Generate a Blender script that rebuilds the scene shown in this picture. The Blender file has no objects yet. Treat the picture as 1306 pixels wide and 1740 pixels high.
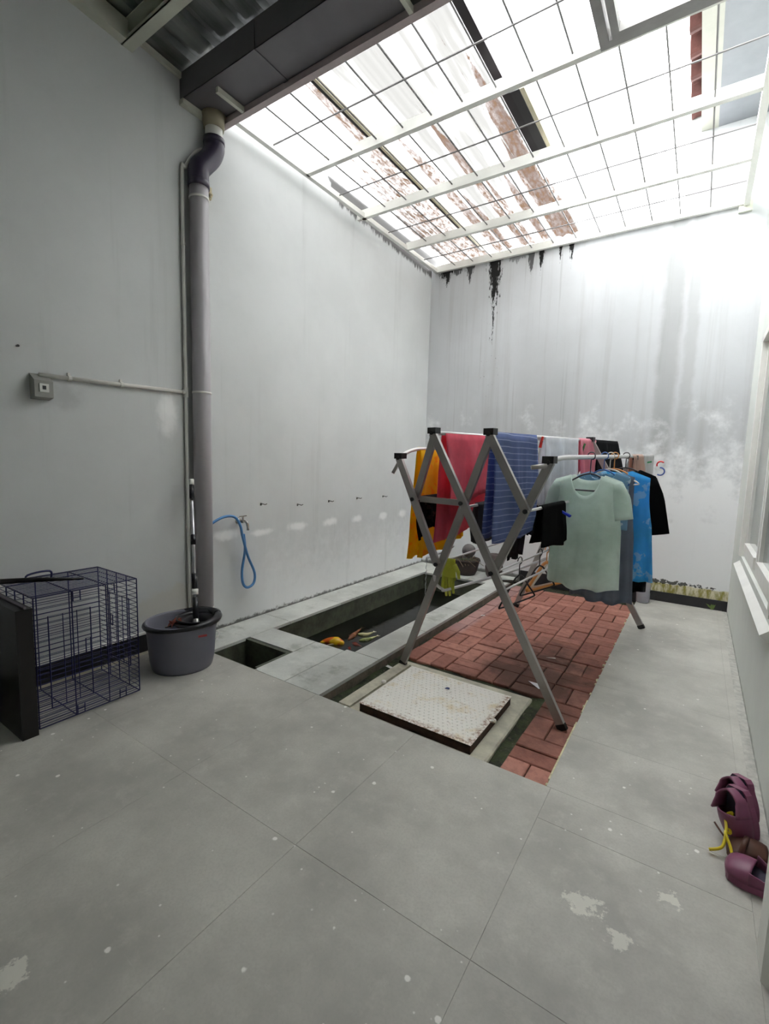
import bpy, math, random
import numpy as np
from mathutils import Vector, Matrix
random.seed(7)
sc = bpy.context.scene
COL = sc.collection

# ------------------------------------------------------------------ camera
CAM_H = 1.221
FPX = 793.2
YAW, PITCH, ROLL = 0.58904, 0.1089, 0.02813
def cam_axes():
    cy, sy = math.cos(YAW), math.sin(YAW)
    f0 = np.array([-sy, cy, 0]); r0 = np.array([cy, sy, 0]); u0 = np.array([0, 0, 1.0])
    f = math.cos(PITCH)*f0 - math.sin(PITCH)*u0
    u = math.cos(PITCH)*u0 + math.sin(PITCH)*f0
    c, s = math.cos(ROLL), math.sin(ROLL)
    return c*r0 + s*u, c*u - s*r0, f
RIGHT, UP, FWD = cam_axes()
def hit(px, py, axis, val):
    """pixel of the photograph -> point on the plane axis=val (metres)"""
    d = RIGHT*(px-653)/FPX - UP*(py-870)/FPX + FWD
    o = np.array([0, 0, CAM_H])
    return o + d*((val-o[axis])/d[axis])
cd = bpy.data.cameras.new('camera'); cam = bpy.data.objects.new('camera', cd); COL.objects.link(cam)
cd.sensor_fit = 'HORIZONTAL'; cd.sensor_width = 36.0; cd.lens = FPX/1306*36.0
cd.clip_start = 0.02
m = Matrix.Identity(4)
for i in range(3):
    m[i][0] = RIGHT[i]; m[i][1] = UP[i]; m[i][2] = -FWD[i]
m[2][3] = CAM_H
cam.matrix_world = m
sc.camera = cam

# ------------------------------------------------------------------ sky, exposure
SKY = 3.2
w = bpy.data.worlds.new('overcast_sky'); sc.world = w; w.use_nodes = True
bg = w.node_tree.nodes['Background']
bg.inputs[0].default_value = (0.975, 0.985, 1.0, 1); bg.inputs[1].default_value = SKY
vs = sc.view_settings
vs.view_transform = 'Standard'; vs.look = 'None'; vs.gamma = 1.0; vs.use_curve_mapping = False
vs.exposure = 2.5
sc.cycles.max_bounces = 14; sc.cycles.diffuse_bounces = 10; sc.cycles.transparent_max_bounces = 16

# ------------------------------------------------------------------ node helpers
def lin(c):
    f = lambda v: v/12.92 if v <= .04045 else ((v+.055)/1.055)**2.4
    return tuple(f(v/255.0) for v in c)
class NT:
    def __init__(s, name):
        s.mat = bpy.data.materials.new(name); s.mat.use_nodes = True
        s.nt = s.mat.node_tree; s.n = s.nt.nodes; s.l = s.nt.links
        s.p = s.n['Principled BSDF']; s.out = s.n['Material Output']; s._pos = None; s._obj = None
    def set(s, sock, v):
        if hasattr(v, 'is_linked') or isinstance(v, bpy.types.NodeSocket): s.l.new(v, sock)
        elif v is not None:
            if isinstance(v, tuple) and len(v) == 3 and sock.type == 'RGBA': v = v+(1,)
            sock.default_value = v
    def m(s, op, a, b=None, c=None, clamp=False):
        n = s.n.new('ShaderNodeMath'); n.operation = op; n.use_clamp = clamp
        for i, v in enumerate((a, b, c)):
            if v is not None: s.set(n.inputs[i], v)
        return n.outputs[0]
    def pos(s):
        if s._pos is None:
            g = s.n.new('ShaderNodeNewGeometry'); x = s.n.new('ShaderNodeSeparateXYZ')
            s.l.new(g.outputs['Position'], x.inputs[0]); s._pos = (g.outputs['Position'], x.outputs[0], x.outputs[1], x.outputs[2])
        return s._pos
    def noise(s, scale=5, detail=4, rough=.5, stretch=None, obj=False, off=(0, 0, 0)):
        n = s.n.new('ShaderNodeTexNoise'); n.inputs['Scale'].default_value = scale
        n.inputs['Detail'].default_value = detail; n.inputs['Roughness'].default_value = rough
        if obj:
            t = s.n.new('ShaderNodeTexCoord'); v = t.outputs['Object']
        else: v = s.pos()[0]
        if stretch or any(off):
            mp = s.n.new('ShaderNodeMapping'); s.l.new(v, mp.inputs[0])
            mp.inputs['Scale'].default_value = stretch or (1, 1, 1); mp.inputs['Location'].default_value = off
            v = mp.outputs[0]
        s.l.new(v, n.inputs['Vector'])
        return n.outputs[0]
    def ramp(s, v, lo, hi):
        n = s.n.new('ShaderNodeMapRange'); n.interpolation_type = 'SMOOTHSTEP'
        s.set(n.inputs[0], v); n.inputs[1].default_value = lo; n.inputs[2].default_value = hi
        return n.outputs[0]
    def mix(s, f, a, b, mode='MIX'):
        n = s.n.new('ShaderNodeMix'); n.data_type = 'RGBA'; n.blend_type = mode
        s.set(n.inputs[0], f); s.set(n.inputs[6], a); s.set(n.inputs[7], b)
        return n.outputs[2]
    def blob(s, a, b, a0, b0, ra, rb, nz=None, k=.8, lo=1.0, hi=.45):
        da = s.m('DIVIDE', s.m('SUBTRACT', a, a0), ra); db = s.m('DIVIDE', s.m('SUBTRACT', b, b0), rb)
        d = s.m('SQRT', s.m('ADD', s.m('MULTIPLY', da, da), s.m('MULTIPLY', db, db)))
        if nz is not None: d = s.m('ADD', d, s.m('MULTIPLY', s.m('SUBTRACT', nz, .5), k))
        return s.ramp(d, lo, hi)
    def bump(s, h, strength=.2, dist=.01):
        n = s.n.new('ShaderNodeBump'); n.inputs['Strength'].default_value = strength; n.inputs['Distance'].default_value = dist
        s.l.new(h, n.inputs['Height']); s.l.new(n.outputs[0], s.p.inputs['Normal'])
MATS = {}
def M(name, col=(128, 128, 128), rough=.6, var=.1, scale=8, metal=0, bump=0, bscale=None, rnd=0, stretch=None, spec=None, obj=True):
    """plain procedural material: colour with a noise variation, optional per-object variation"""
    if name in MATS: return MATS[name]
    t = NT(name); c = lin(col)
    nz = t.noise(scale, 5, .6, stretch, obj=obj)
    lo = tuple(v*(1-var) for v in c); hi = tuple(min(1, v*(1+var)) for v in c)
    cc = t.mix(t.ramp(nz, .25, .75), lo, hi)
    if rnd:
        oi = t.n.new('ShaderNodeObjectInfo')
        hs = t.n.new('ShaderNodeHueSaturation'); t.l.new(cc, hs.inputs['Color'])
        t.set(hs.inputs['Value'], t.m('ADD', 1-rnd, t.m('MULTIPLY', oi.outputs['Random'], 2*rnd)))
        cc = hs.outputs[0]
    t.set(t.p.inputs['Base Color'], cc); t.p.inputs['Roughness'].default_value = rough; t.p.inputs['Metallic'].default_value = metal
    if spec is not None: t.p.inputs['Specular IOR Level'].default_value = spec
    if bump: t.bump(t.noise(bscale or scale*4, 4, .6, stretch, obj=obj), bump, .01)
    MATS[name] = t.mat
    return t.mat

# ------------------------------------------------------------------ mesh helpers
class MB:
    def __init__(s): s.v = []; s.f = []
    def add(s, vs, fs):
        o = len(s.v); s.v += [tuple(map(float, p)) for p in vs]; s.f += [tuple(i+o for i in q) for q in fs]; return s
    def box(s, x0, x1, y0, y1, z0, z1):
        v = [(x, y, z) for z in (z0, z1) for y in (y0, y1) for x in (x0, x1)]
        return s.add(v, [(0, 2, 3, 1), (4, 5, 7, 6), (0, 1, 5, 4), (2, 6, 7, 3), (0, 4, 6, 2), (1, 3, 7, 5)])
    def bevbox(s, x0, x1, y0, y1, z0, z1, b=.004):
        """box with its top edges chamfered"""
        v = []
        for (z, i) in ((z0, 0), (z1-b, 0), (z1, b)):
            v += [(x0+i, y0+i, z), (x1-i, y0+i, z), (x1-i, y1-i, z), (x0+i, y1-i, z)]
        f = [(3, 2, 1, 0), (8, 9, 10, 11)]
        for k in (0, 4):
            for i in range(4): j = (i+1) % 4; f.append((k+i, k+j, k+4+j, k+4+i))
        return s.add(v, f)
    def bar(s, p, q, wvec, width, thick):
        p = Vector(p); q = Vector(q); l = (q-p).normalized(); t = Vector(wvec).normalized(); wd = l.cross(t).normalized()
        v = []
        for a in (p, q):
            for (i, j) in ((-1, -1), (1, -1), (1, 1), (-1, 1)): v.append(a+wd*(i*width/2)+t*(j*thick/2))
        return s.add(v, [(3, 2, 1, 0), (4, 5, 6, 7), (0, 1, 5, 4), (1, 2, 6, 5), (2, 3, 7, 6), (3, 0, 4, 7)])
    def tube(s, pts, r, n=8, cap=True):
        P = [Vector(p) for p in pts]; k = len(P); R = r if isinstance(r, (list, tuple)) else [r]*k
        up = None; v = []
        for i in range(k):
            t = (P[min(i+1, k-1)]-P[max(i-1, 0)]).normalized()
            if up is None:
                up = Vector((0, 0, 1)) if abs(t.z) < .9 else Vector((1, 0, 0))
            up = (up-t*up.dot(t)).normalized(); sd = t.cross(up)
            for j in range(n):
                a = 2*math.pi*j/n; v.append(P[i]+(up*math.cos(a)+sd*math.sin(a))*R[i])
        f = []
        for i in range(k-1):
            for j in range(n): b = (j+1) % n; f.append((i*n+j, i*n+b, (i+1)*n+b, (i+1)*n+j))
        if cap: f.append(tuple(range(n-1, -1, -1))); f.append(tuple((k-1)*n+j for j in range(n)))
        return s.add(v, f)
    def lathe(s, c, prof, n=24, sx=1, sy=1, rot=0):
        v = []; k = len(prof); cr, sr = math.cos(rot), math.sin(rot)
        for (r, z) in prof:
            for j in range(n):
                a = 2*math.pi*j/n; x = r*math.cos(a)*sx; y = r*math.sin(a)*sy
                v.append((c[0]+x*cr-y*sr, c[1]+x*sr+y*cr, c[2]+z))
        f = []
        for i in range(k-1):
            for j in range(n): b = (j+1) % n; f.append((i*n+j, i*n+b, (i+1)*n+b, (i+1)*n+j))
        return s.add(v, f)
    def grid(s, fn, nu, nv):
        v = [fn(i/nu, j/nv) for j in range(nv+1) for i in range(nu+1)]
        f = [(j*(nu+1)+i, j*(nu+1)+i+1, (j+1)*(nu+1)+i+1, (j+1)*(nu+1)+i) for j in range(nv) for i in range(nu)]
        return s.add(v, f)
    def ball(s, c, r, n=12, sq=(1, 1, 1)):
        k = n//2; prof = []
        v = []; f = []
        for i in range(k+1):
            a = math.pi*i/k
            for j in range(n):
                b = 2*math.pi*j/n
                v.append((c[0]+r*sq[0]*math.sin(a)*math.cos(b), c[1]+r*sq[1]*math.sin(a)*math.sin(b), c[2]+r*sq[2]*math.cos(a)))
        for i in range(k):
            for j in range(n): b = (j+1) % n; f.append((i*n+j, (i+1)*n+j, (i+1)*n+b, i*n+b))
        return s.add(v, f)
    def prism(s, poly, z0, z1):
        n = len(poly)
        v = [(x, y, z0) for x, y in poly]+[(x, y, z1) for x, y in poly]
        f = [tuple(range(n-1, -1, -1)), tuple(range(n, 2*n))]+[(i, (i+1) % n, n+(i+1) % n, n+i) for i in range(n)]
        return s.add(v, f)
ORG = {}
def build(name, mb, mat, parent=None, smooth=False, solid=0, label=None, cat=None, group=None, kind=None, subsurf=0):
    V = np.array(mb.v)
    if parent is None:
        o0 = Vector(((V[:, 0].min()+V[:, 0].max())/2, (V[:, 1].min()+V[:, 1].max())/2, V[:, 2].min()))
    else: o0 = ORG[parent.name]
    me = bpy.data.meshes.new(name)
    me.from_pydata([tuple(p) for p in (V-np.array(o0))], [], mb.f); me.update()
    if isinstance(mat, (list, tuple)):
        for k in mat: me.materials.append(k)
    else: me.materials.append(mat)
    if smooth: me.polygons.foreach_set('use_smooth', [True]*len(me.polygons))
    ob = bpy.data.objects.new(name, me); COL.objects.link(ob)
    if parent is None: ob.location = o0
    else: ob.parent = parent
    ORG[ob.name] = o0
    if solid:
        md = ob.modifiers.new('thickness', 'SOLIDIFY'); md.thickness = solid; md.offset = 0
    if subsurf:
        md = ob.modifiers.new('smooth', 'SUBSURF'); md.levels = subsurf; md.render_levels = subsurf
    tag(ob, label, cat, group, kind)
    return ob
def tag(o, label=None, cat=None, group=None, kind=None):
    if label: o['label'] = label
    if cat: o['category'] = cat
    if group: o['group'] = group
    if kind: o['kind'] = kind
    return o
def thing(name, loc, label=None, cat=None, group=None, kind=None):
    o = bpy.data.objects.new(name, None); COL.objects.link(o); o.location = loc; o.empty_display_size = .1
    ORG[o.name] = Vector(loc)
    return tag(o, label, cat, group, kind)
def piece(name, mesh, loc, parent, rz=0):
    """a piece that shares mesh data; loc in world metres"""
    o = bpy.data.objects.new(name, mesh); COL.objects.link(o); o.parent = parent
    o.location = Vector(loc)-ORG[parent.name]; o.rotation_euler.z = rz
    return o
def mesh_of(name, mb, mat):
    me = bpy.data.meshes.new(name); me.from_pydata(mb.v, [], mb.f); me.update(); me.materials.append(mat); return me
def catmull(pts, n=6):
    P = [Vector(p) for p in pts]; out = []
    for i in range(len(P)-1):
        a, b, c, d = P[max(i-1, 0)], P[i], P[i+1], P[min(i+2, len(P)-1)]
        for k in range(n):
            t = k/n
            out.append(.5*((2*b)+(c-a)*t+(2*a-5*b+4*c-d)*t*t+(3*b-a-3*c+d)*t**3))
    out.append(P[-1]); return out

# ------------------------------------------------------------------ main dimensions (metres)
XL, XR, YB = -2.75, .297, 4.955          # left wall, right wall, back wall
YN = 1.747                               # near edge of the sunken part
XPB = -.386                              # right edge of the brick bed
YF = -1.9                                # where the covered part ends behind the camera
ZG = 3.36                                # underside of the steel grille
WT = .12

# ------------------------------------------------------------------ surface materials
def wall_paint(name, base, stains):
    t = NT(name); P, x, y, z = t.pos()
    n1 = t.noise(1.3, 5, .6); n2 = t.noise(9, 4, .6)
    c = t.mix(t.ramp(n1, .3, .7), tuple(v*.94 for v in lin(base)), tuple(min(1, v*1.04) for v in lin(base)))
    c = t.mix(t.m('MULTIPLY', t.ramp(n2, .5, .8), .10), c, tuple(v*.8 for v in lin(base)))
    c = stains(t, c, x, y, z)
    t.set(t.p.inputs['Base Color'], c); t.p.inputs['Roughness'].default_value = .62
    t.p.inputs['Specular IOR Level'].default_value = .3
    t.bump(t.noise(60, 3, .5), .06, .004)
    return t.mat
WALL = (208, 210, 210)
def st_left(t, c, x, y, z):
    nz = t.noise(14, 4, .6)
    # filler patches painted over old fixings
    for (py, pz, ry, rz) in [(2.10, .665, .12, .05), (2.42, .65, .13, .036), (2.82, .66, .13, .045), (3.23, .655, .12, .045), (3.63, .65, .1, .045), (4.09, .64, .09, .05), (4.48, .635, .1, .055), (1.68, 1.47, .085, .17), (1.69, 1.50, .05, .06)]:
        c = t.mix(t.m('MULTIPLY', t.blob(y, z, py, pz, ry, rz, nz, .9, 1.05, .35), .75), c, lin((252, 252, 252)))
    # pale worn plaster low down behind the bucket; paler towards the foot along the pond
    c = t.mix(t.m('MULTIPLY', t.blob(y, z, 1.72, .27, .30, .13, nz, 1.2, 1.1, .6), .8), c, lin((206, 204, 196)))
    low = t.m('MULTIPLY', t.ramp(t.m('ADD', z, t.m('MULTIPLY', nz, .5)), 1.0, .35), t.ramp(y, 2.2, 2.6))
    c = t.mix(t.m('MULTIPLY', low, .7), c, lin((244, 245, 246)))
    # dark grime along the foot of the wall and mould under the grille at the far end
    g = t.m('MULTIPLY', t.ramp(t.m('ADD', z, t.m('MULTIPLY', t.noise(22, 5, .7), .09)), .075, .05), .8)
    c = t.mix(g, c, lin((52, 52, 44)))
    gr = t.noise(30, 5, .7, (1, 1, .25))
    md = t.m('SUBTRACT', t.m('ADD', t.m('MULTIPLY', t.ramp(y, 3.3, 4.8), .06), t.m('MULTIPLY', gr, .19)), t.m('SUBTRACT', 3.47, z))
    md = t.m('SUBTRACT', md, t.m('MULTIPLY', t.ramp(y, 3.3, 2.9), .4))
    c = t.mix(t.m('MULTIPLY', t.ramp(md, .0, .04), .85), c, lin((44, 40, 38)))
    st = t.noise(1, 5, .6, (1, 9, .5))
    c = t.mix(t.m('MULTIPLY', t.ramp(st, .55, .75), .14), c, lin((120, 122, 118)))
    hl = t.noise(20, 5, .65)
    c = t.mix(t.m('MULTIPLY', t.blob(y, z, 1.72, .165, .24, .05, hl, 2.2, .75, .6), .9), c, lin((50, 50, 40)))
    # grey smudges round the socket
    c = t.mix(t.m('MULTIPLY', t.blob(y, z, 1.11, 1.50, .13, .09, nz, 1.2, 1.1, .2), .22), c, lin((70, 70, 72)))
    return c
def st_back(t, c, x, y, z):
    st = t.noise(1, 6, .65, (8, 1, .28)); st2 = t.noise(1, 4, .6, (26, 1, .4)); nz = t.noise(5, 5, .65)
    c = t.mix(t.m('MULTIPLY', t.ramp(st, .5, .72), .24), c, lin((138, 134, 130)))
    c = t.mix(t.m('MULTIPLY', t.m('MULTIPLY', t.ramp(st2, .58, .72), t.ramp(x, -.9, -1.4)), .35), c, lin((110, 104, 100)))
    # broad damp streak at the right and washed areas painted extra pale against light falloff
    for (x0, hw, f) in [(-.32, .085, .32), (-.16, .05, .22), (-1.4, .3, .12)]:
        dd = t.m('DIVIDE', t.m('ABSOLUTE', t.m('ADD', t.m('SUBTRACT', x, x0), t.m('MULTIPLY', t.m('SUBTRACT', nz, .5), .08))), hw)
        c = t.mix(t.m('MULTIPLY', t.m('MULTIPLY', t.ramp(dd, 1.3, .5), t.ramp(z, .6, 1.4)), f), c, lin((104, 102, 96)))
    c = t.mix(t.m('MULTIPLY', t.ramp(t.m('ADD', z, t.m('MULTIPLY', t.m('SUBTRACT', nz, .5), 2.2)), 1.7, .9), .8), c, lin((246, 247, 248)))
    # black mould running down from the grille
    gr = t.noise(34, 6, .75, (1, 1, .16)); g2 = t.noise(70, 4, .7, (1, 1, .35))
    gg = t.m('ADD', t.m('MULTIPLY', gr, .65), t.m('MULTIPLY', g2, .35))
    for (x0, hw, ln, k) in [(-1.98, .10, .62, 1.0), (-2.55, .10, .14, 1.0), (-2.27, .06, .13, .9), (-1.60, .05, .2, .8), (-1.50, .03, .2, 1.0), (-1.315, .025, .14, 1.0), (-1.21, .025, .16, 1.0), (-2.42, .06, .06, .8), (-1.75, .1, .05, .5)]:
        tt = t.m('DIVIDE', t.m('SUBTRACT', 3.345, z), ln)
        v = t.m('SUBTRACT', 1.0, t.m('DIVIDE', t.m('ABSOLUTE', t.m('SUBTRACT', x, x0)), hw))
        v = t.m('SUBTRACT', v, t.m('MULTIPLY', tt, .78))
        v = t.m('ADD', v, t.m('MULTIPLY', t.m('SUBTRACT', gg, .53), 4.2))
        c = t.mix(t.m('MULTIPLY', t.ramp(v, .05, .3), k), c, lin((14, 13, 13)))
    # loose specks below the big run
    sp = t.noise(60, 2, .5, (1, 1, .55))
    sm = t.m('MULTIPLY', t.ramp(sp, .70, .74), t.blob(x, z, -2.0, 2.35, .14, .8, None, 0, 1.0, .2))
    c = t.mix(sm, c, lin((40, 38, 38)))
    # bare yellowish plaster above the baseboard
    e = t.noise(12, 5, .7)
    pl = t.m('MULTIPLY', t.ramp(t.m('ADD', z, t.m('MULTIPLY', e, .05)), .205, .19), t.ramp(x, -1.2, -1.0))
    c = t.mix(pl, c, t.mix(t.ramp(t.noise(26, 5, .7, (1, 1, .3)), .38, .62), lin((150, 142, 70)), lin((222, 216, 190))))
    bl = t.noise(38, 3, .6)
    ed = t.blob(x, z, -.45, .185, .7, .025, bl, 2.6, .85, .7)
    c = t.mix(t.m('MULTIPLY', ed, .9), c, lin((34, 34, 26)))
    c = t.mix(t.m('MULTIPLY', t.ramp(t.m('ADD', z, t.m('MULTIPLY', e, .09)), .10, .06), .8), c, lin((60, 62, 50)))
    return c
def st_right(t, c, x, y, z):
    nz = t.noise(3, 4, .6, (1, 1, .4))
    c = t.mix(t.m('MULTIPLY', t.ramp(nz, .55, .75), .3), c, lin((224, 226, 222)))
    c = t.mix(t.m('MULTIPLY', t.ramp(t.m('ADD', z, t.m('MULTIPLY', t.noise(15, 4, .6), .06)), .06, .03), .6), c, lin((70, 72, 60)))
    return c
m_wl = wall_paint('wall_left_paint', WALL, st_left)
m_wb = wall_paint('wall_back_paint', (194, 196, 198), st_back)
m_wr = wall_paint('wall_right_paint', (218, 222, 216), st_right)

def slab_mat(name, base, spots=True, green=0):
    t = NT(name); P, x, y, z = t.pos()
    n1 = t.noise(2.2, 6, .62); n2 = t.noise(12, 5, .65); n3 = t.noise(120, 3, .6)
    b = lin(base)
    c = t.mix(t.ramp(n1, .3, .72), tuple(v*.74 for v in b), tuple(min(1, v*1.16) for v in b))
    c = t.mix(t.m('MULTIPLY', t.ramp(n2, .5, .75), .35), c, tuple(min(1, v*1.35) for v in b))
    c = t.mix(t.m('MULTIPLY', t.ramp(n3, .4, .7), .25), c, tuple(v*.7 for v in b))
    oi = t.n.new('ShaderNodeObjectInfo')
    c = t.mix(t.m('MULTIPLY', oi.outputs['Random'], .22), c, tuple(v*.72 for v in b))
    if spots:
        vo = t.n.new('ShaderNodeTexVoronoi'); vo.inputs['Scale'].default_value = 9; t.l.new(P, vo.inputs['Vector'])
        rr = t.m('ADD', t.m('MULTIPLY', vo.outputs['Distance'], 1.0), t.m('MULTIPLY', t.m('SUBTRACT', t.noise(60, 3, .6), .5), .09))
        sep = t.n.new('ShaderNodeSeparateColor'); t.l.new(vo.outputs['Color'], sep.inputs[0])
        spot = t.m('MULTIPLY', t.ramp(rr, .085, .05), t.ramp(sep.outputs[0], .5, .55))
        c = t.mix(t.m('MULTIPLY', spot, .85), c, lin((252, 250, 245)))
        v2 = t.n.new('ShaderNodeTexVoronoi'); v2.inputs['Scale'].default_value = 26; t.l.new(P, v2.inputs['Vector'])
        s2 = t.n.new('ShaderNodeSeparateColor'); t.l.new(v2.outputs['Color'], s2.inputs[0])
        c = t.mix(t.m('MULTIPLY', t.m('MULTIPLY', t.ramp(v2.outputs['Distance'], .12, .06), t.ramp(s2.outputs[0], .8, .84)), .7), c, lin((248, 247, 242)))
        sc2 = t.noise(5, 6, .75, (1.0, 4.0, 1)); c = t.mix(t.m('MULTIPLY', t.ramp(sc2, .62, .75), .3), c, lin((226, 226, 220)))
        # old paint smears
        nz = t.noise(30, 4, .7)
        for (u, v, r) in [(20, 1655, .06), (1050, 1600, .05), (1135, 1525, .045), (990, 1535, .07), (275, 1000, .0)]:
            if r: 
                p = hit(u, v, 2, 0); c = t.mix(t.m('MULTIPLY', t.blob(x, y, p[0], p[1], r, r*.8, nz, 2.6, .7, .45), .6), c, lin((242, 240, 228)))
    if green:
        c = t.mix(t.m('MULTIPLY', t.ramp(t.noise(3.2, 5, .7), .55, .68), green), c, lin((70, 84, 58)))
    t.set(t.p.inputs['Base Color'], c)
    t.set(t.p.inputs['Roughness'], t.m('ADD', .42, t.m('MULTIPLY', n2, .25)))
    t.p.inputs['Specular IOR Level'].default_value = .35
    t.bump(t.noise(90, 4, .6), .08, .003)
    return t.mat
m_tile = slab_mat('floor_tile_grey', (194, 192, 184))
m_cope = slab_mat('coping_grey', (212, 214, 208), spots=False, green=.35)
m_grout = M('grout', (184, 183, 176), .9, .2, 30)
m_black_base = M('black_baseboard', (38, 38, 42), .5, .2, 10)
m_white_paint = M('white_paint', (232, 232, 226), .45, .05, 6)
m_concrete = M('old_concrete', (204, 200, 182), .85, .25, 9, bump=.3, bscale=60)
m_pondwall = M('pond_wall', (84, 88, 74), .6, .4, 12, bump=.3)

# ------------------------------------------------------------------ floor
fl = MB()
SB = -.30
fl.box(XL-WT, XR+WT+.6, YF, YN, SB, -.0015)                # near slab
fl.box(XPB, XR+WT, YN, YB+WT, SB, -.0015)                  # strip beside the bricks
floor = build('floor', fl, m_grout, label='large grey square floor tiles around the sunken bed', kind='structure')
def tile_piece(x0, x1, y0, y1, parent=floor, mat=m_tile, name='tile', z=0, th=.02, g=.0003):
    mb = MB(); mb.bevbox(-(x1-x0)/2+g, (x1-x0)/2-g, -(y1-y0)/2+g, (y1-y0)/2-g, -th, 0, .0007)
    return piece(name, mesh_of(name, mb, mat), ((x0+x1)/2, (y0+y1)/2, z), parent)
xs = [XL+.0, -2.155, -1.56, -.966, -.369, .226]
for i in range(5):
    x0, x1 = xs[i], xs[i+1]
    ys = [YF, -1.41, -.21, .99, YN]
    if i == 4: ys = [YF, -.21, .99, 1.565]
    for a, b in zip(ys[:-1], ys[1:]): tile_piece(x0, x1, a, b)
tile_piece(-.369, .226, 1.565, YN)
for a, b in zip([YN, 2.17, 2.775, 3.38, 3.985, 4.59], [2.17, 2.775, 3.38, 3.985, 4.59, YB]): tile_piece(XPB, .226, a, b)
for a, b in zip([YF, -1.41, -.21, .99, 2.19, 3.39], [-1.41, -.21, .99, 2.19, 3.39, YB]):
    tile_piece(.226, .262, a, b)                           # narrow cut strip, then a bare joint along the wall

# ------------------------------------------------------------------ walls
mb = MB(); mb.box(XL-WT, XL, YF, YB+WT, SB, 3.9)
build('wall_left', mb, m_wl, label='long grey painted wall with pipe, tap and pond ledge', kind='structure')
mb = MB(); mb.box(XL, XR+WT, YB, YB+WT, SB, 3.42); mb.box(-.30, XR+WT, YB, YB+WT, 3.42, 4.35)
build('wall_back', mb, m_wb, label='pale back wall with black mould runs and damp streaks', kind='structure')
mb = MB(); mb.box(XL, XR+WT, YF-WT, YF, SB, 3.9)  # unseen wall behind the camera, added to cut light on the near part
build('wall_front_blocker', mb, m_wr, label='unseen grey wall added behind the camera to darken the covered part', kind='structure')
# right wall with a window opening and a doorway
WY0, WY1, WZ0, WZ1 = 2.45, 4.21, .615, 2.15
DY0, DY1, DZ = .35, 1.31, 2.1
mb = MB()
X2 = XR+WT
mb.box(XR, X2, WY1, YB, 0, 4.35); mb.box(XR, X2, WY0, WY1, 0, WZ0); mb.box(XR, X2, WY0, WY1, WZ1, 4.35)
mb.box(XR, X2, DY1, WY0, 0, 4.35); mb.box(XR, X2, DY0, DY1, DZ, 4.35); mb.box(XR, X2, YF, DY0, 0, 4.35)
build('wall_right', mb, m_wr, label='pale grey house wall with a white framed window', kind='structure')
# dim rooms behind the window and the doorway
m_room = M('room_paint', (150, 146, 138), .8, .05)
mb = MB()
mb.box(X2+1.2, X2+1.25, YF, YB, 0, 2.5); mb.box(X2, X2+1.25, YF, YB, 2.5, 2.55); mb.box(X2, X2+1.25, YF-.05, YF, 0, 2.5); mb.box(X2, X2+1.25, YB-.05, YB, 0, 2.5); mb.box(X2, X2+1.25, YF, YB, -.06, -.01)
build('wall_inside', mb, m_room, label='dim room behind the window and the doorway', kind='structure')

# baseboards
mb = MB(); mb.box(-1.52, XR, YB-.012, YB, -.05, .088)
build('baseboard_back', mb, m_black_base, label='black tile baseboard at the foot of the back wall', kind='structure')
bb = thing('baseboard_left', (XL, .6, 0), 'black baseboard with pale cap behind the wire crate', kind='structure')
mb = MB(); mb.box(XL, XL+.014, YF, 1.62, .015, .125); build('board', mb, m_black_base, bb)
mb = MB(); mb.box(XL, XL+.02, YF, 1.62, .125, .138); build('cap', mb, m_white_paint, bb)
mb = MB(); mb.box(XL, XL+.02, YF, 1.64, -.004, .015); build('skirt', mb, m_concrete, bb)

# ------------------------------------------------------------------ window and door
wn = thing('window_1', (XR, (WY0+WY1)/2, WZ0), 'white framed casement window in the right wall', kind='structure')
fr = MB(); d0, d1 = XR-.012, X2-.02
fr.box(d0, d1, WY1-.05, WY1, WZ0, WZ1); fr.box(d0, d1, WY0, WY0+.05, WZ0, WZ1); fr.box(d0, d1, WY0, WY1, WZ1-.05, WZ1); fr.box(d0+.03, d1, WY0, WY1, WZ0, WZ0+.03)
build('window_frame', fr, m_white_paint, wn)
mgl = NT('window_glass'); mgl.p.inputs['Base Color'].default_value = (.75, .82, .82, 1); mgl.p.inputs['Roughness'].default_value = .04
mgl.p.inputs['Transmission Weight'].default_value = .85; mgl.set(mgl.p.inputs['Roughness'], mgl.m('MULTIPLY', mgl.noise(3), .1))
ym = 3.36
for (a, b) in ((ym+.015, WY1-.055), (WY0+.055, ym-.015)):
    s_ = MB(); x0, x1 = XR+.018, XR+.06; z0, z1 = WZ0+.035, WZ1-.055
    s_.box(x0, x1, a, a+.06, z0, z1); s_.box(x0, x1, b-.06, b, z0, z1); s_.box(x0-.012, x1, a+.06, b-.06, z0, z0+.07); s_.box(x0, x1, a+.06, b-.06, z1-.06, z1)
    so = build('sash', s_, m_white_paint, wn)
    g_ = MB(); g_.box(XR+.035, XR+.041, a+.06, b-.06, z0+.07, z1-.06); build('pane', g_, mgl.mat, so)
sl = MB()
sl.add([(XR-.005, WY0-.02, .52), (XR-.005, WY1+.02, .52), (XR-.035, WY1+.02, .545), (XR-.035, WY0-.02, .545), (XR+.05, WY0-.02, .615), (XR+.05, WY1+.02, .615), (XR+.05, WY0-.02, .52), (XR+.05, WY1+.02, .52)],
       [(0, 1, 2, 3), (3, 2, 5, 4), (4, 5, 7, 6), (6, 7, 1, 0), (0, 3, 4, 6), (1, 7, 5, 2)])
build('window_sill', sl, m_white_paint, wn)
dr = thing('door_1', (XR, 1.37, 0), 'white door jamb at the right edge', kind='structure')
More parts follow.
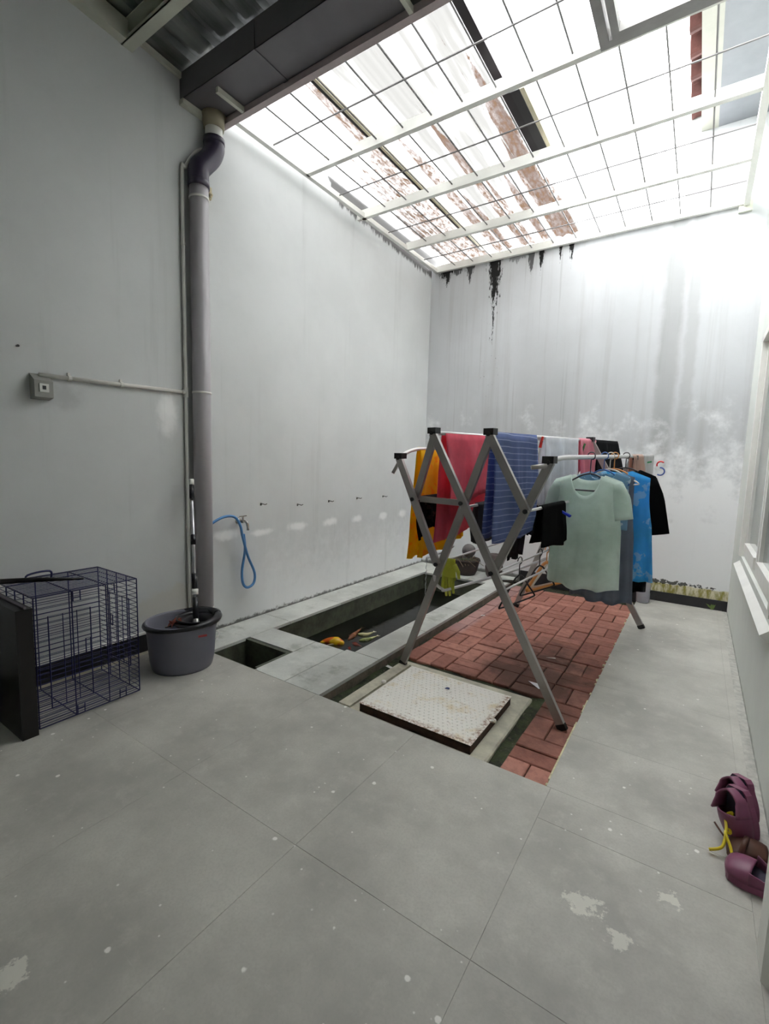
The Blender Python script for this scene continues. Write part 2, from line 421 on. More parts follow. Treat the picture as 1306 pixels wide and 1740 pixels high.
mb = MB(); mb.add([(.224, 1.44, 0), (.42, 1.44, 0), (.42, 1.31, 0), (.262, 1.31, 0), (.224, 1.35, 0)]+[(.224, 1.44, DZ+.08), (.42, 1.44, DZ+.08), (.42, 1.31, DZ+.08), (.262, 1.31, DZ+.08), (.224, 1.35, DZ+.08)],
    [(4, 3, 2, 1, 0), (5, 6, 7, 8, 9)]+[(i, (i+1) % 5, 5+(i+1) % 5, 5+i) for i in range(5)])
build('jamb', mb, m_white_paint, dr)
mb = MB(); mb.box(.27, .42, DY0-.06, DY0, 0, DZ+.08); mb.box(.27, .42, DY0, 1.31, DZ, DZ+.08); build('head', mb, m_white_paint, dr)
mb = MB(); mb.box(.262, .42, 1.2, 1.31, 0, .06); build('threshold_block', mb, m_black_base, dr)

# ------------------------------------------------------------------ fish pond
PX0, PX1, PY0, PY1 = -2.47, -1.725, 2.265, 4.52
CX = -1.545
pond = thing('fish_pond', (-2.1, 3.3, -.6), 'long sunken fish pond of dark water with grey stone coping', 'pond')
t = .06
pw = MB()
pw.box(PX0-t, PX0, PY0, PY1, -.6, -.02); pw.box(PX1, PX1+t, PY0, PY1, -.6, -.02); pw.box(PX0-t, PX1+t, PY0-t, PY0, -.6, -.02); pw.box(PX0-t, PX1+t, PY1, PY1+t, -.6, -.02); pw.box(PX0-t, PX1+t, PY0-t, PY1+t, -.66, -.6)
build('basin', pw, m_pondwall, pond)
# fill under the coping
fill = MB()
fill.box(XL, PX0-t, YN, YB, -.3, -.02); fill.box(PX1+t, CX-.006, YN, YB, -.3, -.02); fill.box(PX0-t, PX1+t, 2.06+.0, PY0-t, -.3, -.02); fill.box(PX0-t, PX1+t, PY1+t, YB, -.3, -.02); fill.box(-2.045, PX1+t, YN, 2.06, -.3, -.02)
build('coping_bed', fill, M('coping_side', (128, 118, 106), .9, .3, 14, bump=.3), pond)
def cop(x0, x1, y0, y1): tile_piece(x0, x1, y0, y1, pond, m_cope, 'coping_tile', 0, .02, .0022)
cop(XL+.004, PX0+.012, YN, 2.45)
for a, b in ((2.45, 3.05), (3.05, 3.65), (3.65, 4.25), (4.25, YB)): cop(XL+.004, PX0+.012, a, b)
cop(-2.53+.072, -2.045+.0, 2.06, PY0+.012)
cop(-2.045, -1.80, YN, PY0+.012)
cop(-1.80, CX, YN, 2.30)
for a, b in ((2.30, 2.9), (2.9, 3.5), (3.5, 4.1), (4.1, PY1)): cop(PX1-.012, CX, a, b)
for a, b in ((PX0+.012, -1.95), (-1.95, CX)): cop(a, b, PY1-.012, YB)
mw = NT('pond_water')
fz = mw.n.new('ShaderNodeFresnel'); fz.inputs[0].default_value = 1.33
tr = mw.n.new('ShaderNodeBsdfTransparent'); tr.inputs[0].default_value = (.30, .33, .27, 1)
gl = mw.n.new('ShaderNodeBsdfGlossy'); gl.inputs['Roughness'].default_value = .06; gl.inputs[0].default_value = (.8, .8, .8, 1)
df = mw.n.new('ShaderNodeBsdfDiffuse'); mw.set(df.inputs[0], mw.mix(mw.ramp(mw.noise(3, 4), .35, .65), (.010, .012, .009), (.03, .034, .026)))
ms0 = mw.n.new('ShaderNodeMixShader'); ms0.inputs[0].default_value = .35; mw.l.new(tr.outputs[0], ms0.inputs[1]); mw.l.new(df.outputs[0], ms0.inputs[2])
ms = mw.n.new('ShaderNodeMixShader'); mw.l.new(fz.outputs[0], ms.inputs[0]); mw.l.new(ms0.outputs[0], ms.inputs[1]); mw.l.new(gl.outputs[0], ms.inputs[2])
mw.l.new(ms.outputs[0], mw.out.inputs[0])
bp = mw.n.new('ShaderNodeBump'); bp.inputs['Strength'].default_value = .12; bp.inputs['Distance'].default_value = .01; mw.l.new(mw.noise(14, 2), bp.inputs['Height'])
mw.l.new(bp.outputs[0], gl.inputs['Normal']); mw.l.new(bp.outputs[0], fz.inputs['Normal'])
ZW = -.19
wtr = MB(); wtr.box(PX0+.001, PX1-.001, PY0+.001, PY1-.001, ZW-.004, ZW)
build('water', wtr, mw.mat, pond, label='dark still pond water')
# small square basin beside it
bs = thing('drain_basin', (-2.3, 1.9, -.45), 'small open square basin between bucket and pond', 'basin')
BX0, BX1, BY0, BY1 = -2.458, -2.045, YN+.001, 2.06
b = MB(); b.box(BX0-.03, BX0, BY0, BY1, -.45, -.021); b.box(BX1-.03, BX1-.001, BY0+.03, BY1-.03, -.45, -.006); b.box(BX0, BX1-.001, BY1-.03, BY1-.001, -.45, -.006); b.box(BX0, BX1-.001, BY0, BY0+.03, -.45, -.02)
build('basin_wall', b, m_pondwall, bs)
b = MB(); b.box(BX0, BX1-.03, BY0+.03, BY1-.03, -.45, -.40); build('basin_floor', b, m_pondwall, bs)
b = MB(); b.box(BX0+.01, BX1-.04, BY1-.10, BY1-.03, -.40, -.2); build('inner_ledge', b, M('ledge_grey', (120, 122, 118), .7, .3, 20), bs)

# koi
def koi(pts, wd, cols, label, fin_col, patch=.5):
    pts = catmull([(p[0], p[1], p[2]) for p in pts], 6); n = len(pts)
    root = thing('koi_fish', pts[n//2]-Vector((0, 0, wd)), label, 'fish', 'koi in the pond')
    prof = [max(.12, min(1, 2.6*(i/(n-1))+.28))*(1-(max(0, i/(n-1)-.35)/.65)**1.3*.86) for i in range(n)]
    mb = MB(); mb.tube(pts, [wd*p for p in prof], 10)
    nm = NT('koi_skin'); cc = nm.mix(nm.ramp(nm.noise(14+patch, 2, .4, obj=True, off=(patch*3, patch, 0)), .46, .54), lin(cols[0]), lin(cols[1]))
    nm.set(nm.p.inputs['Base Color'], cc); nm.p.inputs['Roughness'].default_value = .25
    build('body', mb, nm.mat, root, True)
    mf = M('koi_fin_%d_%d' % (fin_col[0], fin_col[1]), fin_col, .35, .2, 30)
    tl = (pts[-1]-pts[-4]).normalized(); sd = Vector((-tl.y, tl.x, 0))
    f = MB(); e = pts[-1]
    f.add([e-sd*.006, e+sd*.006, e+tl*wd*1.8+sd*wd*.9, e+tl*wd*1.0, e+tl*wd*1.8-sd*wd*.9], [(0, 1, 2, 3), (0, 3, 4)])
    build('tail_fin', f, mf, root, solid=.003)
    f = MB(); c = pts[n//3]; hd = (pts[0]-pts[n//3]).normalized(); s2 = Vector((-hd.y, hd.x, 0))
    for sg in (1, -1):
        f = MB(); f.add([c+s2*sg*wd*.7+hd*wd*.4, c+s2*sg*wd*.7-hd*wd*.2, c+s2*sg*wd*1.7-hd*wd*.9], [(0, 1, 2)])
        build('side_fin', f, mf, root, solid=.003)
def W(u, v, dz=0): p = hit(u, v, 2, ZW); return (p[0], p[1], ZW+dz)
koi([W(584, 1094, .004), W(570, 1092, .004), W(556, 1090, 0), W(543, 1091, -.01)], .042, ((240, 195, 40), (222, 110, 40)), 'large orange and yellow koi at the near pond edge', (220, 200, 150))
koi([W(592, 1087, 0), W(602, 1078, .0), W(614, 1067, -.004)], .022, ((150, 96, 60), (120, 70, 44)), 'brown koi pointing toward the far end of the pond', (140, 100, 70), .3)
koi([W(608, 1078, .004), W(622, 1079, .004), W(634, 1074, .0)], .016, ((228, 222, 170), (200, 200, 140)), 'slim cream koi, the farther of two pale ones', (220, 215, 180), .1)
koi([W(610, 1089, .004), W(625, 1087, .004), W(640, 1081, .0)], .016, ((214, 216, 160), (150, 160, 100)), 'slim cream and olive koi, the nearer of two pale ones', (220, 215, 180), .7)
koi([W(598, 1092, -.005), W(608, 1096, -.01), W(620, 1099, -.016)], .022, ((120, 54, 40), (90, 40, 30)), 'dark red koi near the pond corner', (120, 60, 50), .2)
koi([W(592, 1096, -.014), W(594, 1103, -.016), W(594, 1110, -.02)], .02, ((150, 50, 36), (110, 40, 30)), 'small red koi just under the water at the corner', (130, 60, 50), .9)
# water thread falling into the pond
m_clear = NT('clear_water'); m_clear.p.inputs['Transmission Weight'].default_value = .6; m_clear.p.inputs['Base Color'].default_value = (.9, .93, .95, 1)
m_clear.set(m_clear.p.inputs['Roughness'], m_clear.m('MULTIPLY', m_clear.noise(40), .2))
px_ = hit(722, 1013, 2, ZW)
mb = MB(); mb.tube([(px_[0]+.004*math.sin(i*1.9), px_[1]+.004*math.cos(i*2.3), ZW+.02*i) for i in range(20)], [.0035+.0018*math.sin(i*2.1) for i in range(20)], 6)
build('water_trickle', mb, m_clear.mat, smooth=True, label='thin trickle of water falling into the pond', cat='water', kind='stuff')
mb = MB(); mb.tube([(px_[0]-.02, YB-.01, ZW+.44), (px_[0]-.01, 4.75, ZW+.42), (px_[0], px_[1]+.0, ZW+.41), (px_[0], px_[1], ZW+.37)], .012, 8)
build('spout_pipe', mb, M('spout_grey', (150, 150, 150), .5, .1), smooth=True, label='thin grey spout pipe over the far end of the pond', cat='pipe')

# ------------------------------------------------------------------ brick bed
def moss_mat():
    t = NT('mossy_soil'); c = t.mix(t.ramp(t.noise(7, 6, .7), .38, .6), lin((42, 43, 37)), lin((68, 78, 52)))
    c = t.mix(t.ramp(t.noise(40, 4, .7), .55, .75), c, lin((110, 106, 92)))
    t.set(t.p.inputs['Base Color'], c); t.p.inputs['Roughness'].default_value = .95; t.bump(t.noise(60, 5, .7), .6, .01)
    return t.mat
m_moss = moss_mat()
ZB = -.05
bed = MB()
bed.grid(lambda u, v: (CX+(XPB-CX)*u, YN+(YB-YN)*v, ZB-.016+.008*math.sin(u*31+v*17)*math.sin(v*47-u*9)), 40, 90)
bed.box(CX, XPB, YN, YB, -.3, ZB-.05)
paving = build('brick_paving', bed, m_moss, label='red brick paving in basket weave beside the fish pond', cat='paving')
def brick_mat():
    t = NT('red_brick'); P, x, y, z = t.pos()
    oi = t.n.new('ShaderNodeObjectInfo'); r = oi.outputs['Random']
    b = t.mix(r, lin((160, 104, 90)), lin((196, 138, 122)))
    c = t.mix(t.ramp(t.noise(26, 5, .65), .4, .7), b, t.mix(.4, b, lin((116, 72, 62))))
    # damp dark algae patch across the near right of the bed
    d = t.m('ADD', t.m('MULTIPLY', t.blob(x, y, -.70, 2.72, .42, .85, t.noise(6, 5, .65), 1.5, 1.15, .25), .82), t.m('MULTIPLY', t.ramp(t.noise(9, 5, .7), .6, .75), .25))
    c = t.mix(d, c, lin((72, 50, 42)))
    # pale lime wash on the bricks nearest the coping
    c = t.mix(t.m('MULTIPLY', t.m('MULTIPLY', t.ramp(x, -1.36, -1.42), t.ramp(y, 3.0, 3.3)), .35), c, lin((190, 172, 176)))
    t.set(t.p.inputs['Base Color'], c); t.p.inputs['Roughness'].default_value = .8; t.bump(t.noise(120, 4, .6), .25, .004)
    return t.mat
m_brick = brick_mat()
CELL = .205; J = .006
def bk(lx, ly):
    mb = MB(); mb.bevbox(-lx/2+J/2, lx/2-J/2, -ly/2+J/2, ly/2-J/2, -.045, 0, .004); return mesh_of('brick', mb, m_brick)
bh, bv, bhh = bk(CELL, CELL/2), bk(CELL/2, CELL), bk(CELL/2, CELL/2)
FRX, FRY = -.655, 2.485                      # extent of the manhole frame
x_right = XPB-.006
ny = int((YB-YN)/CELL)+1
for j in range(ny):
    y0 = YN-.03+j*CELL
    for i in range(6):
        x1 = x_right-i*CELL; x0 = x1-CELL
        if y0 < FRY+.03 and x0 < FRX-.005: continue
        half = x0 < CX-.002
        if half:
            if x1-CX < CELL/2-.01: continue
        if y0+CELL > YB: continue
        def put(mesh, x, y):
            o = piece('brick', mesh, (x+random.uniform(-.0015, .0015), y+random.uniform(-.0015, .0015), ZB+random.uniform(-.004, .003)), paving, random.uniform(-.012, .012))
            o.rotation_euler.x = random.uniform(-.012, .012)
        if half:
            for k in range(1): put(bv, x1-CELL/4, y0+CELL/2)
        elif (i+j) % 2 == 0:
            for k in (0, 1): put(bv, x0+CELL/4+k*CELL/2, y0+CELL/2)
        else:
            for k in (0, 1): put(bh, x0+CELL/2, y0+CELL/4+k*CELL/2)
# crumbs of mortar along the tile edge
m_lime = M('lime_crumb', (214, 208, 170), .9, .2, 40)
mb = MB()
for k in range(46):
    y = random.uniform(1.8, 4.6); s_ = random.uniform(.004, .011)
    mb.ball((XPB-.003-random.random()*.008, y, -.014-random.random()*.02), s_, 6, (1, 1.6, .7))
mb.box(XPB-.007, XPB, 1.80, 2.30, -.03, -.003); mb.box(XPB-.006, XPB, 2.42, 2.56, -.03, -.004)
build('mortar_crumbs', mb, m_lime, label='pale mortar crumbs along the tile edge beside the bricks', cat='mortar', kind='stuff')

# manhole
mh = thing('manhole', (-1.03, 2.09, -.06), 'rusty white checker plate manhole cover on a concrete surround', 'manhole cover')
mb = MB(); mb.bevbox(-1.47, FRX, YN+.003, FRY, -.09, -.046, .008)
mb.box(-1.46, -1.39, YN+.06, 2.42, -.046, -.034)
build('surround', mb, m_concrete, mh)
def plate_mat():
    t = NT('checker_plate'); n = t.noise(7, 6, .7); n2 = t.noise(45, 4, .7)
    c = t.mix(t.ramp(n, .5, .75), lin((255, 252, 244)), lin((236, 220, 186)))
    c = t.mix(t.m('MULTIPLY', t.ramp(n2, .6, .72), .8), c, lin((140, 88, 54)))
    P, x, y, z = t.pos()
    ed = t.m('MAXIMUM', t.ramp(y, 1.86, 1.82), t.m('MAXIMUM', t.ramp(x, -.77, -.735), t.ramp(t.noise(3, 4), .62, .7)))
    c = t.mix(t.m('MULTIPLY', t.m('MULTIPLY', ed, t.ramp(n2, .42, .6)), .8), c, lin((150, 104, 62)))
    t.set(t.p.inputs['Base Color'], c); t.p.inputs['Roughness'].default_value = .5; t.bump(n2, .1, .003); return t.mat
m_plate = plate_mat(); m_rust = M('rusty_edge', (58, 36, 28), .85, .4, 30, bump=.3)
cv = MB(); cv.box(-1.335, -.725, 1.812, 2.345, -.002, 0); 
cover = build('cover', cv, m_plate, mh)
mb = MB(); mb.box(-1.331, -.729, 1.816, 2.341, -.046, -.002); build('cover_rim', mb, m_rust, mh, label='rusty dark rim')
tb = MB(); k = 0
for i in range(24):
    for j in range(21):
        cx = -1.322+i*.0253+(.0126 if j % 2 else 0); cy = 1.825+j*.0248
        if cx > -.74: continue
        a = .6 if (i+j) % 2 else -.6
        dx, dy = math.cos(a)*.008, math.sin(a)*.008; ex, ey = -math.sin(a)*.0026, math.cos(a)*.0026
        tb.add([(cx-dx, cy-dy, 0), (cx+ex, cy+ey, 0), (cx+dx, cy+dy, 0), (cx-ex, cy-ey, 0), (cx, cy, .0022)], [(0, 3, 4), (3, 2, 4), (2, 1, 4), (1, 0, 4)])
build('tread_pattern', tb, m_plate, cover, kind='stuff')
for (u, v) in ((838, 1224), (652, 1158)):
    p = hit(u, v, 2, -.005); mb = MB(); mb.lathe((p[0], p[1], -.012), [(.0, 0), (.014, 0), (.015, .006), (.012, .012), (0, .014)], 12); build('lifting_lug', mb, m_plate, mh, True)
# scraps on the ground
def scrap(u, v, poly, col, label, z=ZB, cat='paper scrap'):
    p = hit(u, v, 2, z); mb = MB()
    mb.prism([(p[0]+a, p[1]+b) for a, b in poly], z+.004, z+.0055)
    mb.v = [(x, y, zz+.01*math.sin(x*90)*.3+.002) for x, y, zz in mb.v]
    build('paper_scrap' if cat == 'paper scrap' else cat.replace(' ', '_'), mb, M('scrap_%d%d%d' % col, col, .8, .08), label=label, cat=cat)
scrap(908, 1166, [(-.045, .03), (.02, .028), (.04, -.02), (.03, -.028)], (232, 230, 236), 'white paper scrap beside the right leg of the drying rack')
scrap(936, 1120, [(-.03, -.015), (.03, .0), (.02, .018), (-.01, .01)], (190, 180, 172), 'pale grey paper scrap in the middle of the bricks')
scrap(820, 1047, [(-.018, -.012), (.02, -.008), (.012, .014), (-.014, .01)], (240, 240, 240), 'tiny white paper scrap on the bricks near the pond coping')
scrap(760, 1172, [(-.012, -.01), (.014, -.006), (.008, .01), (-.008, .008)], (70, 84, 130), 'tiny blue chip lying on the manhole cover', 0, 'paint chip')
scrap(661, 1135, [(-.02, -.012), (.02, -.01), (.016, .014), (-.018, .012)], (228, 228, 226), 'small white scrap in the mossy gutter beside the manhole', -.058)

# ------------------------------------------------------------------ downpipe, conduit, socket
m_pvc = M('grey_pvc', (176, 172, 176), .35, .06, 3)
m_pvc_dark = M('dark_pvc', (60, 54, 72), .35, .1, 5)
m_pvc_w = M('white_pvc', (218, 216, 210), .4, .06, 3)
PYL, PYU, PXW = 1.878, 1.99, XL+.062
dp = thing('downpipe', (PXW, PYL, 0), 'grey rainwater downpipe with dark elbow on the left wall', 'pipe')
mb = MB(); mb.tube([(PXW, PYL, .17), (PXW, PYL, 2.95)], .056, 20); build('lower_pipe', mb, m_pvc, dp, True)
mb = MB(); mb.tube([(PXW, PYU, 3.10), (PXW, PYU, 3.36)], .052, 20); build('upper_pipe', mb, m_pvc_w, dp, True)
mb = MB(); mb.tube(catmull([(PXW, PYL, 2.87), (PXW, PYL, 2.95), (PXW, PYL+.035, 3.0), (PXW, PYU-.03, 3.06), (PXW, PYU, 3.12), (PXW, PYU, 3.17)], 5), .061, 20)
build('elbow', mb, m_pvc_dark, dp, True, label='dark offset elbow')
mb = MB(); mb.tube([(PXW, PYU, 3.155), (PXW, PYU, 3.185)], .064, 20); build('elbow_collar', mb, m_pvc_dark, dp, True)
mb = MB(); mb.tube([(PXW, PYL, 2.85), (PXW, PYL, 2.885)], .063, 20); build('elbow_collar', mb, m_pvc_dark, dp, True)
for z in (2.78, 1.615, .20):
    mb = MB(); mb.tube([(PXW, PYL, z), (PXW, PYL, z+.012)], .0595, 20); mb.box(XL, PXW-.04, PYL+.04, PYL+.05, z, z+.012)
    build('clamp', mb, m_pvc_w, dp, True)
mb = MB(); mb.box(XL, XL+.05, PYL+.062, PYL+.10, 2.83, 2.90); mb.ball((XL+.06, PYL+.085, 2.85), .014, 8); build('bracket', mb, M('bracket_cream', (206, 196, 160), .6, .1), dp)
mb = MB(); mb.tube([(PXW, PYL, .05), (PXW, PYL, .17)], .05, 16); build('stub', mb, m_pvc_w, dp, True)
ct = thing('conduit', (XL+.02, 1.79, .2), 'thin white electrical conduit beside the downpipe with a side branch', 'conduit')
CYC = 1.795
mb = MB(); mb.tube(catmull([(XL+.016, CYC, .12), (XL+.016, CYC, 1.0), (XL+.016, CYC, 2.0), (XL+.016, CYC, 2.88), (XL+.02, CYC+.02, 2.95), (XL+.02, PYL+.0, 3.06), (XL+.02, PYU-.06, 3.11)], 5), .011, 10); build('riser', mb, m_pvc_w, ct, True)
pj = hit(325, 668, 0, XL+.016); pk = hit(66, 637, 0, XL+.016)
mb = MB(); mb.tube([(XL+.016, CYC, pj[2]), (XL+.016, pk[1], pk[2])], .011, 10); build('branch', mb, m_pvc_w, ct, True)
mb = MB(); mb.tube([(XL+.016, CYC, pj[2]-.03), (XL+.016, CYC, pj[2]+.03)], .015, 10); mb.tube([(XL+.016, CYC, pj[2]), (XL+.016, CYC-.03, pj[2]-.002)], .015, 10); build('tee', mb, m_pvc_w, ct, True)
for f in (.17, .5):
    y = pk[1]+(CYC-pk[1])*f; z = pk[2]+(pj[2]-pk[2])*f
    mb = MB(); mb.tube([(XL+.016, y-.008, z), (XL+.016, y+.008, z)], .015, 10); mb.box(XL, XL+.014, y-.006, y+.006, z+.008, z+.028); build('clip', mb, m_pvc_w, ct)
for z in (2.5, .75):
    mb = MB(); mb.tube([(XL+.016, CYC, z), (XL+.016, CYC, z+.014)], .0145, 10); build('clip', mb, m_pvc_w, ct)
so = thing('socket_box', (XL+.03, 1.0, 1.47), 'grey surface socket box at the end of the white conduit', 'socket')
m_sock = M('socket_grey', (150, 150, 144), .5, .1, 10)
mb = MB(); mb.add([(XL, .965, 1.475), (XL+.055, .965, 1.485), (XL+.055, .965, 1.565), (XL, .965, 1.60), (XL, 1.045, 1.475), (XL+.055, 1.045, 1.485), (XL+.055, 1.045, 1.565), (XL, 1.045, 1.60)],
    [(0, 1, 2, 3), (7, 6, 5, 4), (1, 5, 6, 2), (2, 6, 7, 3), (0, 4, 5, 1), (0, 3, 7, 4)])
build('box', mb, m_sock, so)
mb = MB(); mb.box(XL+.055, XL+.060, .985, 1.025, 1.51, 1.55); fp = build('rocker', mb, m_white_paint, so)
mb = MB(); mb.box(XL+.060, XL+.062, .997, 1.012, 1.522, 1.540); build('slot', mb, M('slot_black', (20, 20, 22), .5, .05), fp)
# nail above the socket
p = hit(28, 588, 0, XL); mb = MB(); mb.tube([(XL, p[1], p[2]), (XL+.02, p[1], p[2])], [.004, .006], 8); build('wall_nail', mb, M('nail_dark', (70, 70, 70), .5, .1, metal=.6), label='dark nail in the wall above the socket box', cat='nail')
m_hook = M('hook_metal', (96, 92, 88), .4, .1, metal=.7)
for i, (u, v) in enumerate([(443, 856), (505, 857), (558, 851), (606, 846), (650, 843)]):
    p = hit(u, v, 0, XL); mb = MB()
    mb.tube(catmull([(XL, p[1], p[2]), (XL+.025, p[1], p[2]), (XL+.04, p[1]+.006, p[2]-.004), (XL+.045, p[1]+.02, p[2]+.002)], 4), .0035, 6); mb.tube([(XL, p[1], p[2]-.012), (XL+.004, p[1], p[2]+.006)], .007, 8)
    build('wall_hook', mb, m_hook, label='small wall hook above the pond, %s' % ['nearest the blue hose', 'second from the blue hose', 'third from the blue hose', 'fourth from the blue hose', 'farthest from the blue hose'][i], cat='hook', group='hooks in a row on the left wall')
# tap and hose
p = hit(404, 885, 0, XL); ty, tz = p[1], p[2]
tap = thing('tap', (XL, ty, tz), 'chrome garden tap on the left wall with a blue hose', 'tap')
m_chrome = M('chrome', (190, 186, 180), .2, .05, metal=.9)
mb = MB(); mb.tube([(XL, ty, tz), (XL+.06, ty, tz)], [.014, .011], 10); mb.tube([(XL, ty, tz), (XL+.008, ty, tz)], .024, 12); build('body', mb, m_chrome, tap, True)
mb = MB(); mb.tube(catmull([(XL+.05, ty, tz), (XL+.085, ty+.005, tz), (XL+.095, ty+.01, tz-.03), (XL+.095, ty+.012, tz-.06)], 4), .010, 10); build('spout', mb, m_chrome, tap, True)
mb = MB(); mb.tube([(XL+.055, ty, tz), (XL+.055, ty, tz+.035)], .007, 8); mb.bar((XL+.055, ty-.03, tz+.038), (XL+.055, ty+.03, tz+.04), (0, 0, 1), .012, .007); build('handle', mb, m_chrome, tap)
m_hose = M('blue_hose', (78, 134, 190), .35, .12, 6)
def LW(u, v, o): q = hit(u, v, 0, XL+o); return (XL+o, q[1], q[2])
pts = [LW(335, 920, .02), LW(342, 906, .03), LW(362, 888, .05), LW(382, 878, .06), LW(399, 879, .08), LW(408, 893, .094), LW(412, 912, .09), LW(421, 945, .07), LW(432, 972, .06), LW(431, 990, .06), LW(421, 998, .06), LW(413, 992, .055), LW(411, 970, .05), LW(416, 935, .05), LW(414, 908, .07)]
mb = MB(); mb.tube(catmull(pts, 7), .0095, 10); build('garden_hose', mb, m_hose, smooth=True, label='blue hose looping down from the wall tap', cat='hose')

# ------------------------------------------------------------------ covered part: metal roof, purlins, gutter
def metal_roof_mat():
    t = NT('galvanised_sheet'); n = t.noise(2.5, 5, .6, (3, .6, 1))
    t.set(t.p.inputs['Base Color'], t.mix(t.ramp(n, .3, .7), lin((96, 100, 98)), lin((150, 154, 150))))
    t.p.inputs['Metallic'].default_value = .55; t.p.inputs['Roughness'].default_value = .38; return t.mat
m_metal = metal_roof_mat()
YG0, YG1, ZGB = 1.80, 2.035, 3.30
prof = []; x = XL; P = .20
while x < XR+.55:
    prof += [(x, 0), (x+.12, 0), (x+.137, .035), (x+.183, .035)]; x += P
def zroof(y): return 3.475+(1.85-y)*.07
rf = MB(); v = []; n = len(prof)
for y in (YF, -1.0, 0, 1.0, 1.87):
    v += [(px, y, zroof(y)+h) for px, h in prof]
rf.add(v, [(j*n+i, j*n+i+1, (j+1)*n+i+1, (j+1)*n+i) for j in range(4) for i in range(n-1)])
ceil = build('ceiling', rf, m_metal, label='ribbed metal roof sheet over the covered part', kind='structure', solid=.002)
m_raft = M('cream_steel', (196, 198, 184), .5, .08, 4)
for y in (1.52, .5, -.6, -1.6):
    z1 = zroof(y)-.004; mb = MB()
    mb.box(XL, XR+.4, y-.005, y+.0, z1-.10, z1); mb.box(XL, XR+.4, y-.06, y, z1-.005, z1); mb.box(XL, XR+.4, y-.06, y, z1-.105, z1-.1); mb.box(XL, XR+.4, y-.06, y-.055, z1-.105, z1-.085)
    build('purlin', mb, m_raft, ceil)
mb = MB(); mb.bar((XL+.03, YF, zroof(YF)-.06), (XL+.03, 1.47, zroof(1.47)-.06), (1, 0, 0), .10, .055); build('wall_rafter', mb, m_raft, ceil)
mb = MB(); mb.bar((XL+.012, 1.53, zroof(1.53)-.03), (XL+.012, 1.86, zroof(1.86)-.03), (1, 0, 0), .03, .02); build('wall_angle', mb, m_raft, ceil)
gt = thing('gutter', (-1.2, 1.92, ZGB), 'long grey box gutter under the edge of the metal roof', 'gutter')
m_gut = M('gutter_grey', (104, 102, 106), .5, .12, 3)
mb = MB(); mb.box(XL+.002, XR, YG0, YG1, ZGB+.02, ZGB+.024); mb.box(XL+.002, XR, YG0, YG0+.003, ZGB+.02, 3.465); mb.box(XL+.002, XR, YG1-.003, YG1, ZGB+.02, 3.465); mb.box(XL+.002, XL+.005, YG0, YG1, ZGB+.02, 3.465)
build('trough', mb, m_gut, gt)
for xj in (-2.12, -1.1, -.1):
    mb = MB(); mb.box(xj, xj+.03, YG0-.003, YG1+.002, ZGB+.016, 3.455); build('joint_band', mb, m_gut, gt)
mb = MB(); mb.box(XL+.002, XR, YG1+.001, YG1+.04, ZGB-.015, ZGB+.03); build('lip_beam', mb, M('pinkish_steel', (184, 170, 170), .5, .1), gt, label='pinkish grey steel beam along the gutter')
for xj in (-2.48, -1.3, -.2):
    mb = MB(); mb.box(xj, xj+.022, YG0+.05, YG1+.03, ZGB-.012, ZGB+.018); build('bracket', mb, m_raft, gt)
mb = MB(); mb.box(XL+.001, XL+.04, YG0-.005, YG1+.03, ZGB-.01, ZGB+.018); build('wall_bracket', mb, m_raft, gt)
mb = MB(); mb.lathe((PXW, PYU, ZGB-.06), [(.055, 0), (.06, .0), (.075, .085), (.06, .085), (.055, 0)], 16); build('outlet', mb, M('outlet_cream', (160, 152, 128), .5, .1), gt, True)

# ------------------------------------------------------------------ steel grille over the yard
gx0, gx1 = -2.665, .115
by = [2.095, 2.80, 3.535, 4.265, 4.925]
grl = thing('steel_grille', (-1.25, 3.5, ZG), 'white steel grille of beams and thin rods over the open yard', 'grille')
for y in by[1:]:
    mb = MB(); mb.box(gx0 if y != by[2] else gx0-.07, gx1, y-.018, y+.018, ZG, ZG+.07); build('beam', mb, m_white_paint, grl)
mb = MB(); mb.box(gx0-.02, gx0+.015, by[0]-.02, YB, ZG-.0, ZG+.04); build('side_beam', mb, m_white_paint, grl)
mb = MB(); mb.box(gx1, gx1+.04, by[0]-.02, YB-.002, ZG-.01, ZG+.06); build('side_beam', mb, m_white_paint, grl)
mb = MB(); mb.box(gx1-.03, gx1+.06, YB-.03, YB, ZG-.05, ZG+.05); build('end_plate', mb, m_raft, grl)
m_rod = M('rod_grey', (120, 118, 118), .5, .1)
xr_ = -2.435
while xr_ < gx1-.05:
    segs = zip(by[:-1], by[1:])
    for k, (a, b_) in enumerate(segs):
        if k == 0 and xr_ > -.6: continue
        mb = MB(); mb.tube([(xr_, a-.02, ZG+.035), (xr_, b_, ZG+.035)], .0052, 6); build('rod', mb, m_rod, grl)
    xr_ += .2115
for k, (a, b_) in enumerate(zip(by[:-1], by[1:])):
    y = (a+b_)/2; x1 = gx1 if k else -.6
    mb = MB(); mb.tube([(gx0, y, ZG+.026), (x1, y, ZG+.026)], .0052, 6); build('cross_rod', mb, m_rod, grl)
